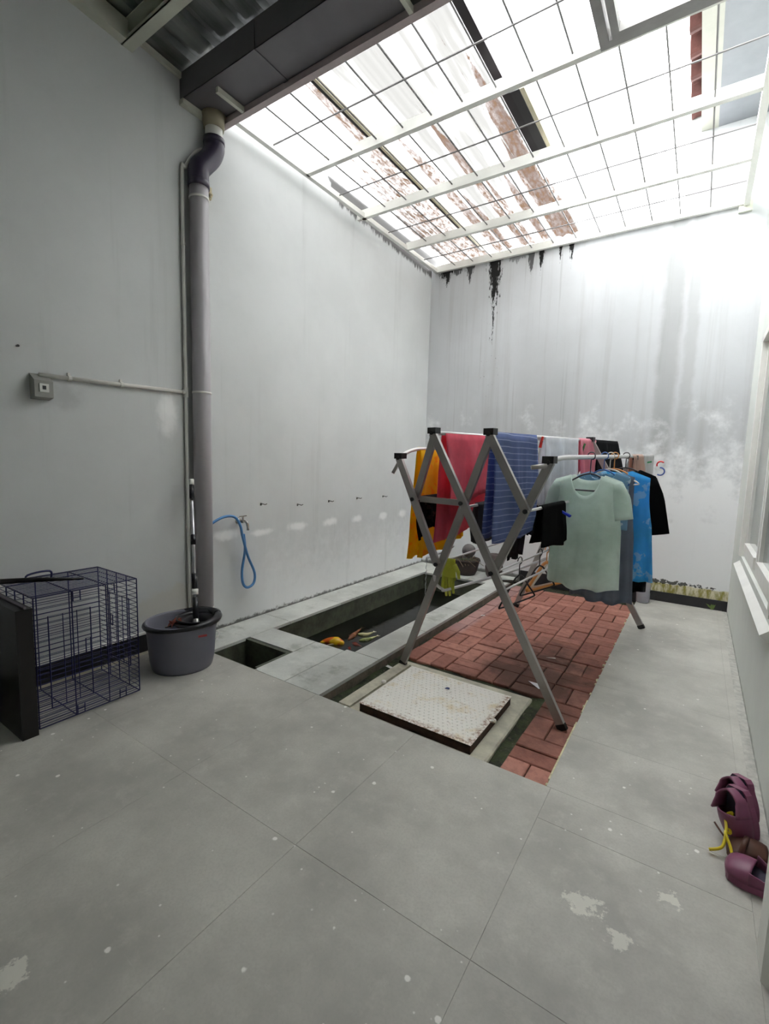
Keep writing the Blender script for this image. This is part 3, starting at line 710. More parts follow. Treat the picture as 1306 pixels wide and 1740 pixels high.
# hatch in the grille
hx0, hx1, hy0, hy1 = -.60, gx1, 2.095, 2.80
m_hatch = M('hatch_steel', (150, 148, 146), .5, .1)
ht = thing('roof_hatch', (-.25, 2.45, ZG-.03), 'thick framed hatch set into the steel grille', 'hatch')
def frame(mb, a, b_, c, d_, wd, z0, z1):
    mb.box(a, a+wd, c, d_, z0, z1); mb.box(b_-wd, b_, c, d_, z0, z1); mb.box(a+wd, b_-wd, c, c+wd, z0, z1); mb.box(a+wd, b_-wd, d_-wd, d_, z0, z1)
mb = MB(); frame(mb, hx0, hx1, hy0, hy1-.02, .045, ZG-.02, ZG+.04); build('outer_frame', mb, m_hatch, ht)
mb = MB(); frame(mb, hx0+.062, hx1-.06, hy0+.06, hy1-.075, .035, ZG-.03, ZG+.02); build('leaf_frame', mb, m_hatch, ht)

# roof sheets above the grille (left part), streaked with dirt
ZS = 3.55
def sheet_mat(clean=False):
    t = NT('diffuser_sheet' if clean else 'translucent_sheet'); P, x, y, z = t.pos()
    nz = t.noise(9, 5, .7); nf = t.noise(34, 5, .7, (1, .35, 1))
    dirt = None
    S = [(-2.23, .055, 2.15, 3.1), (-2.27, .07, 2.7, 5.1), (-2.455, .035, 2.9, 5.0), (-2.53, .03, 3.1, 5.0), (-2.37, .045, 3.1, 4.6), (-2.03, .04, 3.0, 5.1), (-1.93, .03, 3.9, 5.0), (-1.755, .035, 2.9, 5.1), (-1.68, .03, 3.7, 5.1), (-1.53, .03, 3.8, 5.1), (-1.325, .055, 2.7, 5.1), (-1.40, .03, 3.4, 5.1), (-1.25, .03, 4.0, 5.1), (-2.6, .03, 3.8, 5.0)]
    for (x0, hw, y0, y1) in S:
        dx = t.m('DIVIDE', t.m('ABSOLUTE', t.m('SUBTRACT', x, x0)), hw)
        ty_ = t.m('DIVIDE', t.m('SUBTRACT', y, y0), .55, clamp=True)
        v_ = t.m('ADD', t.m('SUBTRACT', t.m('MULTIPLY', ty_, 1.15), dx), t.m('MULTIPLY', t.m('SUBTRACT', nz, .5), .9))
        v_ = t.ramp(v_, .0, .16)
        dirt = v_ if dirt is None else t.m('MAXIMUM', dirt, v_)
    d2 = t.m('MULTIPLY', dirt, t.m('ADD', .55, t.m('MULTIPLY', t.ramp(nf, .35, .65), .45)))
    veil = t.m('MULTIPLY', t.ramp(t.noise(1, 4, .6, (5, .5, 1)), .28, .58), t.m('ADD', .45, t.m('MULTIPLY', t.ramp(x, -2.2, -2.1), .5)))
    col = t.mix(veil, (.36, .36, .355), (.055, .055, .052))
    col = t.mix(d2, col, t.mix(t.ramp(nf, .4, .7), (.022, .0105, .0075), (.034, .022, .0135)))
    if clean:
        dirt = t.m('MULTIPLY', veil, 0); col = t.mix(t.m('MULTIPLY', t.ramp(nz, .4, .7), .3), (.62, .62, .62), (.5, .5, .5))
    tl = t.n.new('ShaderNodeBsdfTranslucent'); t.l.new(col, tl.inputs[0])
    tp = t.n.new('ShaderNodeBsdfTransparent'); t.set(tp.inputs[0], t.mix(dirt if clean else t.m('MAXIMUM', dirt, veil), (.4, .4, .4), (.018, .012, .01)))
    dfz = t.n.new('ShaderNodeBsdfDiffuse'); t.l.new(col, dfz.inputs[0])
    a = t.n.new('ShaderNodeMixShader'); a.inputs[0].default_value = .12; t.l.new(tl.outputs[0], a.inputs[1]); t.l.new(tp.outputs[0], a.inputs[2])
    b_ = t.n.new('ShaderNodeMixShader'); b_.inputs[0].default_value = .16; t.l.new(a.outputs[0], b_.inputs[1]); t.l.new(dfz.outputs[0], b_.inputs[2])
    t.l.new(b_.outputs[0], t.out.inputs[0]); return t.mat
m_sheet = sheet_mat(); m_sheet_diffuser = sheet_mat(True)
def sheet(x0, x1, z, y0, y1, label, mat=None):
    mb = MB(); nx = max(8, int((x1-x0)/.012))
    mb.grid(lambda u, v_: (x0+(x1-x0)*u, y0+(y1-y0)*v_, z+.009*math.sin((x0+(x1-x0)*u)*2*math.pi/.096)), nx, 6)
    return build('roof_sheet', mb, mat or m_sheet, smooth=True, label=label, cat='roof sheet', group='translucent roof sheets')
sheet(XL+.005, -2.14, ZS, 2.0, YB+.25, 'translucent corrugated roof sheet against the left wall, brown dirt streaks')
sheet(-2.17, -1.205, ZS+.022, 2.0, YB+.25, 'wide translucent corrugated roof sheet in the middle, streaked brown')
sheet(-1.10, -.46, ZS+.01, 2.0, YB+.25, 'clean translucent roof sheet added right of the dark batten to even the light', m_sheet_diffuser)  # added over the open part so the walls are lit more evenly
m_cream = M('cream_trim', (214, 206, 178), .5, .1); m_dark = M('dark_trim', (36, 30, 34), .6, .2)
mb = MB(); mb.box(-2.165, -2.15, 2.04, YB, ZS-.045, ZS-.018); build('roof_batten', mb, m_dark, label='dark batten under the seam between two roof sheets', cat='batten')
mb = MB(); mb.box(-2.145, -2.125, 2.04, YB, ZS-.045, ZS-.018); build('roof_batten', mb, m_cream, label='cream batten beside the dark seam of the roof sheets', cat='batten')
mb = MB(); mb.box(-1.215, -1.165, 2.04, 3.75, ZS-.05, ZS-.012); build('roof_batten', mb, m_dark, label='dark steel batten along the open edge of the roof sheets', cat='batten')
mb = MB(); mb.box(-1.155, -1.10, 2.98, 3.72, ZS-.07, ZS-.055); build('roof_flashing', mb, M('flashing_black', (22, 18, 20), .4, .2), label='short black flashing strip by the open roof edge', cat='flashing')
mb = MB(); mb.box(-1.098, -1.07, 2.98, 3.72, ZS-.07, ZS-.05); build('roof_batten', mb, m_cream, label='short cream batten beside the black flashing strip', cat='batten')

# eave of the house above the right wall
EX, EZ = -.137, 4.035
ev = thing('roof_eave', (.1, 3.2, EZ), 'house eave with white fascia and terracotta roof tiles above the right wall', 'eave')
mb = MB(); mb.box(EX+.03, X2, 1.9, YB-.001, EZ, EZ+.02); build('soffit', mb, M('soffit_grey', (132, 135, 140), .7, .05), ev)
mb = MB(); mb.box(EX-.088, EX+.03, 1.9, YB-.001, EZ-.0, EZ+.14); build('fascia', mb, M('fascia_cream', (168, 168, 158), .6, .05), ev)
m_terra = M('terracotta', (88, 52, 48), .8, .2, 14, rnd=.15, bump=.2)
rt = MB()
def rtile(u, v_):
    # single pan tile: wave across (local y), running up-slope along +x
    a = v_*2*math.pi
    return (-.17+.5*u, -.115+.23*v_, .035*math.sin(a)+.10*u+.016)
rt.grid(rtile, 2, 12)
rtm = mesh_of('roof_tile', rt, m_terra)
y = 1.95
while y < YB-.1:
    o = piece('roof_tile', rtm, (EX, y+.11, EZ+.15), ev)
    md = o.modifiers.new('thickness', 'SOLIDIFY'); md.thickness = .018; y += .235

# ------------------------------------------------------------------ drying rack
F1 = Vector((-1.444, 2.395, -.05)); RD = Vector((.9933, -.1155, 0)); RAX = Vector((.176, 1.682, .05)); RA = RAX.normalized()
def RP(u, s, z): return F1+RD*u+RAX*s+Vector((0, 0, z))
rack = thing('drying_rack', RP(.45, .5, .0), 'tall folding aluminium clothes drying rack with two side wings', 'drying rack')
m_alu = M('aluminium', (168, 164, 160), .38, .08, 5, metal=.55)
m_tube = M('rail_tube', (214, 212, 212), .3, .05, 5, metal=.3)
m_cap = M('black_plastic', (26, 25, 26), .45, .1)
NODES = dict(foot1=(0, .004), foot2=(1.01, .004), apex1=(.18, 1.437), apex2=(.534, 1.425), ctip=(-.057, 1.292), cpiv=(.06, 1.052), lowl=(.244, .692), etip=(.757, 1.043), ftip=(.853, 1.286), lowr=(.59, .702), cross=(.389, 1.054))
BARS = [('leg', 'foot2', 'apex1', -1), ('leg', 'foot1', 'apex2', 1), ('wing_bar', 'ctip', 'lowl', -1), ('strut', 'apex1', 'cpiv', 1), ('strut', 'apex2', 'etip', -1), ('wing_bar', 'ftip', 'lowr', 1)]
for sF, sg in ((0, 1), (1, -1)):
    for (nm, a, b_, side) in BARS:
        (ua, za), (ub, zb) = NODES[a], NODES[b_]
        off = .0125*side*sg/RAX.length
        if sF == 1 and a == 'foot1': za = -.042
        if sF == 1 and a == 'foot2': za = .004
        p, q = RP(ua, sF+off, za), RP(ub, sF+off, zb)
        mb = MB(); mb.bar(p, q, RA, .042, .021); bo = build(nm, mb, m_alu, rack)
        if nm == 'leg':
            d_ = (q-p).normalized(); mb = MB(); mb.bar(p, p+d_*.03, RA, .045, .024); build('foot_cap', mb, m_cap, bo)
    for nd in ('apex1', 'apex2', 'ctip', 'ftip'):
        u, z = NODES[nd]; mb = MB(); c = RP(u, sF, z)
        mb.bar(c-RD*.028+Vector((0, 0, .012)), c+RD*.028+Vector((0, 0, .012)), RA, .034, .052); build('joint_cap', mb, m_cap, rack)
    for nd in ('cross', 'cpiv', 'lowl', 'lowr', 'etip', 'apex1', 'apex2', 'ftip', 'ctip'):
        u, z = NODES[nd]; c = RP(u, sF-sg*.026/RAX.length, z); mb = MB(); mb.tube([c-RA*.004, c+RA*.004], .012, 10); build('bolt', mb, m_cap, rack)
# link plate between the wings
mb = MB(); mb.bar(RP(.08, .018, 1.052), RP(.37, .018, 1.05), RA, .034, .012); build('link_bar', mb, m_alu, rack)
SE = 1.36
def rail_pts(u, z, s0, s1, lift=0, out=0):
    if not lift: return [RP(u, s0, z), RP(u, s1, z)]
    return catmull([RP(u, 0, z), RP(u+out*.3, .025, z+lift*.45), RP(u+out*.8, .07, z+lift*.85), RP(u+out, .13, z+lift), RP(u+out, .3, z+lift), RP(u+out, s1, z+lift)], 5)
RAILS = {'apex1': (.18, 1.437), 'apex2': (.534, 1.425), 'cross': (.389, 1.03), 'etip': (.757, 1.043), 'cpiv': (.06, 1.052)}
for nd, (u, z) in RAILS.items():
    mb = MB(); mb.tube(rail_pts(u, z, -.01, 1.48 if nd == 'apex2' else 1.02), .0115 if nd[0] == 'a' else .008, 10); build('rail', mb, m_tube, rack, True)
mb = MB(); mb.tube(rail_pts(-.057, 1.292, 0, 1.02, .055, .0), .0115, 10); build('wing_rail', mb, m_tube, rack, True)
mb = MB(); mb.tube(rail_pts(.853, 1.286, 0, SE, .022, .012), .0125, 10); build('wing_rail', mb, m_tube, rack, True)
mb = MB(); mb.tube([RP(.853, -.02, 1.27), RP(.80, -.05, 1.262)], .011, 8); build('wing_stop', mb, m_alu, rack, True)
mb = MB(); mb.tube([RP(-.06, -.01, 1.26), RP(-.085, -.02, 1.20)], .010, 8); build('wing_stop', mb, m_alu, rack, True)
for (u, z) in ((.244, .70), (.59, .70), (.643, .61)):
    mb = MB(); mb.tube([RP(u, 0, z), RP(u, 1, z)], .006, 8); build('lower_rod', mb, m_tube, rack, True)
mb = MB(); mb.tube(catmull([RP(.224, .0, .62), RP(.225, .01, .57), RP(.245, .03, .535), RP(.29, .06, .535), RP(.50, .40, .60), RP(.70, .9, .70)], 6), .009, 8); build('hoop_rod', mb, m_tube, rack, True)

# ------------------------------------------------------------------ laundry
def cloth_mat(name, col, stripes=None, rough=.85, print_=None):
    t_ = NT(name); b = lin(col)
    c = t_.mix(t_.ramp(t_.noise(5, 5, .6, obj=True), .3, .7), tuple(v*.86 for v in b), tuple(min(1, v*1.1) for v in b))
    if stripes:
        P_, x_, y_, z_ = t_.pos()
        for (col2, per, thr, f) in stripes:
            wv = t_.m('FRACT', t_.m('DIVIDE', t_.m('ADD', z_, t_.m('MULTIPLY', t_.noise(6, 2), .012)), per))
            c = t_.mix(t_.m('MULTIPLY', t_.m('GREATER_THAN', wv, thr), f), c, lin(col2))
    if print_:
        c = t_.mix(t_.ramp(t_.noise(print_[1], 3, .5, obj=True), .56, .6), c, lin(print_[0]))
    t_.set(t_.p.inputs['Base Color'], c); t_.p.inputs['Roughness'].default_value = rough
    t_.p.inputs['Specular IOR Level'].default_value = .2
    t_.p.inputs['Sheen Weight'].default_value = .12 if sum(col) > 200 else 0
    t_.bump(t_.noise(260, 2, .5, obj=True), .12, .002)
    tl = t_.n.new('ShaderNodeBsdfTranslucent'); t_.l.new(c, tl.inputs[0])       # thin fabric lets some daylight through
    mx = t_.n.new('ShaderNodeMixShader'); mx.inputs[0].default_value = .55
    t_.l.new(t_.p.outputs[0], mx.inputs[1]); t_.l.new(tl.outputs[0], mx.inputs[2]); t_.l.new(mx.outputs[0], t_.out.inputs[0])
    return t_.mat
def drape(name, rail, s0, s1, front, back, mat, label, cat, rr=.014, amp=.012, waves=3, flare=1.0, ragged=.015, seed=1, bulge=0, group='laundry on the drying rack', spread=.0):
    """cloth folded over a rail; front hangs on the camera side (+RD)"""
    u0, z0 = rail; rnd = random.Random(seed); ph = [rnd.uniform(0, 6.28) for _ in range(6)]
    NJ = 30; NI = 28
    def fn(i, j):
        L = front+back; a = (j-.0)*L-front           # -front .. back
        t_ = abs(a); drop = max(0, t_-rr*1.57); side = 1 if a < 0 else -1
        ang = min(1.57, t_/rr)
        uu = side*rr*math.sin(ang); zz = rr*math.cos(ang)-drop
        full = front if a < 0 else back; fr_ = drop/full
        wv = amp*min(1, fr_*2.2)*(math.sin(i*waves*6.28+ph[0])+.5*math.sin(i*waves*2.3*6.28+ph[1]+fr_*2)+.35*math.sin(i*waves*4.7*6.28+ph[2]))
        uu += side*(abs(wv)*.6+spread*fr_)+wv*.7+bulge*math.sin(fr_*3.1)
        zz += ragged*fr_*math.sin(i*4+ph[3])+ragged*.3*fr_*math.sin(i*11+ph[4])
        sm = (s0+s1)/2; ii = sm+(s1-s0)*(i-.5)*(1+(flare-1)*fr_)+.004*math.sin(fr_*9+ph[5])*fr_
        return RP(u0+uu, ii, z0+zz)
    mb = MB(); mb.grid(fn, NI, NJ)
    return build(name, mb, mat, smooth=True, solid=.0035, label=label, cat=cat, group=group)
R1, R2 = (.18, 1.437), (.534, 1.425); RL = (-.057, 1.347); RR = (.865, 1.308); RC = (.389, 1.03); RE = (.757, 1.043); RV = (.06, 1.052)
drape('yellow_dress', RL, .11, .40, .68, .70, cloth_mat('yellow_cloth', (255, 210, 36), print_=((250, 176, 24), 16)), 'bright yellow garment hanging from the left wing rail', 'dress', amp=.016, waves=2.2, flare=1.2, ragged=.03, seed=3, spread=.02)
drape('red_cloth', R1, .06, .42, .42, .66, cloth_mat('red_cloth', (238, 118, 138)), 'raspberry red cloth folded over the first top rail', 'cloth', amp=.011, waves=2, flare=1.0, ragged=.02, seed=8, spread=.03)
drape('black_trousers', RV, .03, .26, .22, .26, cloth_mat('black_print', (26, 20, 24), print_=((70, 54, 50), 20)), 'dark printed garment hanging low behind the link bar', 'garment', amp=.01, ragged=.05, seed=5, flare=.8)
drape('striped_towel', R2, .02, .345, .60, .58, cloth_mat('blue_towel', (126, 142, 192), stripes=[((206, 218, 244), .034, .86, .75)]), 'blue towel with thin pale stripes over the second top rail', 'towel', amp=.014, waves=1.6, flare=1.02, ragged=.012, seed=11, spread=.015)
drape('navy_cloth', RC, .50, .62, .30, .28, cloth_mat('navy_cloth', (26, 30, 56)), 'navy cloth edge behind the blue striped towel', 'cloth', amp=.01, seed=4)
drape('white_shirt', R2, .42, .80, .50, .46, cloth_mat('white_cloth', (238, 240, 244)), 'white shirt folded over the second top rail beside the striped towel', 'shirt', amp=.013, waves=2.4, seed=21, spread=.02, ragged=.03)
drape('pink_cloth', R2, .83, 1.06, .34, .26, cloth_mat('pink_cloth', (244, 172, 188)), 'crumpled pink cloth on the far half of the top rail', 'cloth', amp=.022, waves=2.6, seed=13, ragged=.05, flare=.9)
drape('black_blouse', R2, 1.06, 1.46, .42, .40, cloth_mat('black_cloth', (26, 26, 30)), 'black top spread over the far end of the top rail', 'top', amp=.016, waves=1.7, seed=17, flare=1.35, ragged=.03, spread=.06)
drape('grey_shorts', RC, .09, .34, .20, .24, cloth_mat('grey_cloth', (104, 102, 106)), 'dark grey shorts hanging on the inner rail behind the legs', 'shorts', amp=.014, seed=19, ragged=.03)
drape('charcoal_pants', RC, .36, .5, .40, .44, cloth_mat('charcoal_cloth', (58, 50, 58)), 'long charcoal trouser leg hanging on the inner rail', 'trousers', amp=.012, seed=23, flare=.7)
drape('black_bag', RE, .10, .30, .235, .22, cloth_mat('bag_black', (7, 7, 9)), 'small black cloth bag hanging under the right wing joint', 'bag', amp=.008, waves=1, seed=29, ragged=.012, flare=1.15, spread=.015)
drape('purple_sock', RC, .64, .70, .36, .3, cloth_mat('mauve_cloth', (122, 92, 108)), 'mauve strip of cloth hanging below the striped towel', 'sock', amp=.006, waves=.6, seed=31)
drape('brown_sock', RC, .78, .86, .42, .36, cloth_mat('dark_brown_cloth', (48, 34, 32)), 'dark brown sock hanging below the striped towel', 'sock', amp=.006, waves=.6, seed=33)
drape('black_strap', RC, .90, .96, .36, .30, cloth_mat('strap_black', (22, 18, 20)), 'black strap hanging beside the small black bag', 'strap', amp=.006, waves=.6, seed=37)
# far items on the right wing rail
drape('peach_cloth', RR, .93, 1.12, .22, .24, cloth_mat('peach_cloth', (226, 198, 184)), 'pale peach cloth on the far right wing rail', 'cloth', amp=.010, waves=3, seed=41)
drape('white_towel', RR, 1.14, 1.36, .22, .2, cloth_mat('white_towel', (226, 226, 226)), 'small white towel at the very end of the right wing rail', 'towel', amp=.004, waves=1, seed=43, ragged=.005)
# face mask like red tag and pegs
def peg(c, dirv, col, label):
    c = Vector(c); d_ = Vector(dirv).normalized(); m_ = M('peg_%d_%d_%d' % col, col, .4, .08); root = thing('clothes_peg', c-d_*.05, label, 'clothes peg', 'plastic clothes pegs')
    for sg in (-1, 1):
        mb = MB(); s_ = RA*(.005*sg); mb.bar(c+s_*.3+d_*.02, c+s_*1.6-d_*.05, RA, .012, .006); build('jaw', mb, m_, root)
    mb = MB(); mb.tube([c-RD*.008-d_*.012, c+RD*.008-d_*.012], .005, 8); build('spring', mb, m_hook, root)
peg(RP(.555, .38, 1.41), (.2, 0, 1), (214, 52, 44), 'red clothes peg between the striped towel and white shirt')
peg(RP(.56, .86, 1.38), (.3, 0, 1), (70, 120, 70), 'green clothes peg on the pink cloth')
peg(RP(.78, .26, 1.0), (-.8, 0, .4), (40, 60, 200), 'blue clothes peg on the small black bag')
peg(RP(.895, 1.20, 1.26), (.9, 0, .2), (50, 140, 90), 'green clothes peg on the small white towel')
def ring(c, r, a0, a1, nrm_u=RD):
    return [Vector(c)+nrm_u*(r*math.cos(a0+(a1-a0)*i/14))+Vector((0, 0, r*math.sin(a0+(a1-a0)*i/14))) for i in range(15)]
hk = thing('peg_hook', RP(.92, 1.36, 1.17), 'red and blue plastic hook hanging at the far rail end', 'hook')
c0 = RP(.935, 1.36, 1.19)
mb = MB(); mb.tube(ring(c0+Vector((0, 0, .045)), .028, .7, 3.6), .006, 8); build('upper_hook', mb, M('hook_red', (220, 50, 48), .4, .05), hk, True)
mb = MB(); mb.tube(ring(c0+Vector((0, 0, -.01)), .032, -2.2, 1.7), .006, 8); build('lower_hook', mb, M('hook_blue', (66, 90, 160), .4, .05), hk, True)

# garments on hangers (hang across the rail, facing along it)
def hanger(at, mat, label, wdt=.40, drop=.09, hookh=.08, parent=None, name='clothes_hanger', yaw=0, grp='clothes hangers', rad=.005):
    """at: top of the rail; the hook goes over it"""
    at = Vector(at); cr, sr = math.cos(yaw), math.sin(yaw)
    X = RD*cr+RA*sr; up = Vector((0, 0, 1))
    r = .022; hc = at+up*.0
    hook = [hc+X*(r*math.cos(a))+up*(r*math.sin(a)) for a in [math.radians(x_) for x_ in range(200, -91, -24)]]
    nk = hc-up*(hookh)
    root = thing(name, nk-up*drop, label, 'hanger', grp)
    mb = MB(); mb.tube(catmull(hook+[nk+up*.01, nk], 3), .0032, 8); build('hook', mb, mat, root, True)
    L, R_ = nk-X*wdt/2-up*drop, nk+X*wdt/2-up*drop
    mb = MB(); mb.tube(catmull([nk, nk-X*wdt*.12-up*drop*.12, nk-X*wdt*.3-up*drop*.55, L, L+X*.02-up*.012, nk-up*(drop+.014), R_-X*.02-up*.012, R_, nk+X*wdt*.3-up*drop*.55, nk+X*wdt*.12-up*drop*.12, nk], 4), rad, 8)
    build('shoulder_bar', mb, mat, root, True)
    return nk
def garment(name, nk, mat, label, cat, hw=.2, length=.6, slope=.33, neck=.075, scoop=.09, sleeve=0, hem=1.0, fold=.012, seed=1, yaw=0, waves=3, thick=.035, hemz=.012, inner=None, off=(0, 0)):
    rnd = random.Random(seed); ph = [rnd.uniform(0, 6.28) for _ in range(5)]
    cr, sr = math.cos(yaw), math.sin(yaw); X = RD*cr+RA*sr; N = RA*cr-RD*sr; up = Vector((0, 0, 1)); nk = Vector(nk)+X*off[0]+up*off[1]
    root = thing(name, nk-up*length, label, cat, 'garments on hangers')
    def top(x, front):
        ax = abs(x)
        if ax > neck: return -(ax-neck)*slope
        dp_ = scoop if front else scoop*.28
        return -dp_*math.sqrt(max(0, 1-(x/neck)**2))
    def panel(front):
        sg = -1 if front else 1
        def fn(i, j):
            u = (i-.5)*2
            xt = u*hw
            # width profile from shoulder to hem
            wj = hw*(1-.06*math.sin(min(1, j*2.2)*3.14)*.8)*(1+(hem-1)*j)
            x = xt*(1-j)+u*wj*j if j < .12 else u*wj
            zt = top(xt, front); zb = -length+hemz*math.sin(u*3+ph[2])+hemz*.6*math.sin(u*9+ph[3])
            z = zt+(zb-zt)*j
            dep = thick*(1-u*u)**.5*(.5+.5*j)*sg if abs(u) < 1 else 0
            dep += fold*j*math.sin(u*waves*3.1+ph[0]+j*.8)*(1-.2*abs(u))+fold*.5*j*math.sin(u*waves*7.3+ph[1])
            return nk+X*x+N*dep+up*z
        mb = MB(); mb.grid(fn, 36, 24); return mb
    build('front_panel', panel(True), mat, root, True, solid=.002)
    build('back_panel', panel(False), inner or mat, root, True, solid=.002)
    if sleeve:
        for sg in (-1, 1):
            sx = sg*hw; z0 = top(hw, True)
            def fs(i, j):
                a = i*6.283
                # section from the shoulder seam outwards and down
                an = 1.36                                  # sleeves hang almost straight down
                ax_ = X*(sg*math.cos(an))+up*(-math.sin(an)); pr = X*(sg*math.sin(an))+up*math.cos(an)
                k_ = min(1, j/.3); rz = (.030+.035*k_)*(1-.05*j)
                cx = sx*.86+sg*j*sleeve*math.cos(an); cz = z0-.012-.03*k_-j*sleeve*math.sin(an)
                return nk+X*cx+up*cz+pr*(math.cos(a)*rz)+N*(math.sin(a)*.022)
            mb = MB(); mb.grid(fs, 16, 8); build('sleeve', mb, mat, root, True, solid=.002)
    return root
m_wire = M('hanger_grey', (86, 82, 88), .35, .1)
def rail_at(s): return RP(RR[0], s, RR[1]+.006)
nk = hanger(rail_at(.36), m_wire, 'grey hanger holding the mint T-shirt', .37, .085, .10, yaw=-.12)
m_mint = cloth_mat('mint_cloth', (236, 248, 240))
garment('mint_tshirt', nk+Vector((0, 0, -.012)), m_mint, 'mint green T-shirt with scoop neck on a hanger, nearest the camera', 't-shirt', .195, .655, .30, .085, .12, .17, 1.10, .010, 5, yaw=-.12, off=(-.012, .004), thick=.06)
m_bluew = M('hanger_blue', (70, 110, 180), .4, .1); m_or = M('hanger_orange', (224, 150, 80), .4, .1); m_blackp = M('hanger_black', (30, 28, 30), .4, .1); m_whitep = M('hanger_white', (226, 214, 202), .4, .1)
nk = hanger(rail_at(.52), m_bluew, 'blue hanger holding the pale blue printed top', .30, .08, .085, yaw=-.1)
garment('pale_blue_top', nk+Vector((0, 0, -.012)), cloth_mat('pale_blue_cloth', (150, 190, 214), print_=((226, 238, 246), 24)), 'pale blue printed top just behind the mint T-shirt', 'top', .16, .34, .35, .08, .05, 0, 1.0, .01, 6, yaw=-.1)
nk = hanger(rail_at(.66), m_or, 'orange hanger holding the bright blue garment', .36, .075, .085)
garment('blue_dress', nk+Vector((0, 0, -.01)), cloth_mat('sky_blue_cloth', (96, 196, 244), print_=((170, 222, 246), 11)), 'bright sky blue garment with pale print behind the mint T-shirt', 'dress', .19, .70, .36, .07, .05, 0, 1.34, .016, 9, yaw=-.05, waves=4, thick=.05, off=(.03, 0))
nk = hanger(rail_at(.84), m_blackp, 'black hanger holding the black shirt', .40, .085, .085)
garment('black_shirt', nk+Vector((0, 0, -.012)), cloth_mat('black_shirt_cloth', (10, 10, 13)), 'black short sleeved shirt hanging behind the sky blue garment', 'shirt', .185, .86, .40, .08, .06, .36, .98, .012, 12, off=(.01, 0))
nk = hanger(rail_at(.60), m_whitep, 'white hanger holding the long grey garment', .34, .08, .085)
garment('grey_dress', nk+Vector((0, 0, -.02)), cloth_mat('grey_blue_cloth', (146, 154, 168)), 'long grey garment whose hem shows below the mint T-shirt', 'dress', .15, .84, .35, .07, .05, 0, 1.3, .014, 15, off=(.0, 0))
# glove and spare hangers on the lower rods
m_glove = cloth_mat('glove_yellow', (206, 212, 104))
gl_ = thing('rubber_glove', RP(.27, .06, .50), 'yellow-green glove hanging from the lower rod beside the left leg', 'glove')
gc = RP(.262, .06, .70)
mb = MB()
mb.grid(lambda i, j: gc+RD*((i-.5)*.075*(1+.25*j))+Vector((0, 0, .012-.125*j))+RA*(-.012*math.cos((i-.5)*3)-.004), 8, 8); build('cuff', mb, m_glove, gl_, True, solid=.008)
for k in range(4):
    x0 = (k-1.5)*.021; L = [.075, .095, .09, .07][k]; mb = MB()
    mb.tube([gc+RD*x0+Vector((0, 0, -.10))-RA*.014, gc+RD*(x0*1.1)+Vector((0, 0, -.12-L*.5))-RA*.016, gc+RD*(x0*1.15+.004)+Vector((0, 0, -.12-L))-RA*.012], [.011, .0105, .007], 8); build('finger', mb, m_glove, gl_, True)
mb = MB(); mb.tube([gc+RD*.038+Vector((0, 0, -.02))-RA*.012, gc+RD*.065+Vector((0, 0, -.06))-RA*.012, gc+RD*.072+Vector((0, 0, -.10))-RA*.012], [.013, .012, .008], 8); build('thumb', mb, m_glove, gl_, True)
for (s_, mt, lb, yw) in ((.20, m_blackp, 'thin black hanger on the lower rod, nearest the rack leg', 1.42), (.38, m_blackp, 'black hanger on the lower rod beside the peach one', 1.36), (.45, m_or, 'peach orange hanger on the lower rod', 1.3), (.50, m_whitep, 'cream white hanger on the lower rod behind the peach one', 1.26)):
    hanger(RP(.59, s_, .706), mt, lb, .36, .15, .085, yaw=yw, grp='spare hangers on the lower rod', rad=.005 if mt is m_blackp else .010)

# ------------------------------------------------------------------ wire crate
m_navy = M('navy_wire', (36, 38, 84), .4, .1, metal=.2)
m_tray = M('black_tray', (14, 13, 16), .35, .1)
KX0, KX1, KY0, KY1, KZ = XL+.06, -2.295, .775, 1.215, .60
crate = thing('wire_crate', ((KX0+KX1)/2, (KY0+KY1)/2, 0), 'navy blue folding wire pet crate against the left wall', 'crate')
def panel(name, O, U, V_, nu, nv, parent=crate, r=.0016, rf=.003):
    """wire panel: nu dense wires along U (stacked along V), nv thicker ones along V"""
    O, U, V_ = Vector(O), Vector(U), Vector(V_); mb = MB()
    for k in range(nu+1): p = O+V_*(k/nu); mb.tube([p, p+U], r if 0 < k < nu else rf, 5)
    for k in range(nv+1): p = O+U*(k/nv); mb.tube([p, p+V_], rf, 5)
    return build(name, mb, m_navy, parent)
z0 = .015; dx, dy, dz = KX1-KX0, KY1-KY0, KZ-z0
fp_ = panel('front_panel', (KX1, KY0, z0), (0, dy, 0), (0, 0, dz), 24, 3)
panel('back_panel', (KX0, KY0, z0), (0, dy, 0), (0, 0, dz), 24, 3)
ep_ = panel('end_panel', (KX0, KY1, z0), (dx, 0, 0), (0, 0, dz), 24, 4)
panel('end_panel', (KX0, KY0, z0), (dx, 0, 0), (0, 0, dz), 24, 4)
panel('top_panel', (KX0, KY0, KZ), (0, dy, 0), (dx, 0, 0), 18, 3)
panel('bottom_panel', (KX0, KY0, z0), (0, dy, 0), (dx, 0, 0), 18, 3)
def door(O, U, V_, par):
    O, U, V_ = Vector(O), Vector(U), Vector(V_); mb = MB(); mb.tube([O, O+U, O+U+V_, O+V_, O], .003, 6)
    for k in (1, 2): mb.tube([O+U*(k/3), O+U*(k/3)+V_], .0022, 5)
    build('door', mb, m_navy, par)
    mb = MB(); a = O+U*.86+V_*.5; mb.tube([a, a+V_*.16, a+V_*.16+U*.12, a+U*.12, a], .003, 5); build('latch', mb, m_navy, par)
door((KX1+.005, KY0+.05, .09), (0, .17, 0), (0, 0, .42), fp_)
door((KX1-.09, KY1+.005, .12), (-.2, 0, 0), (0, 0, .36), ep_)
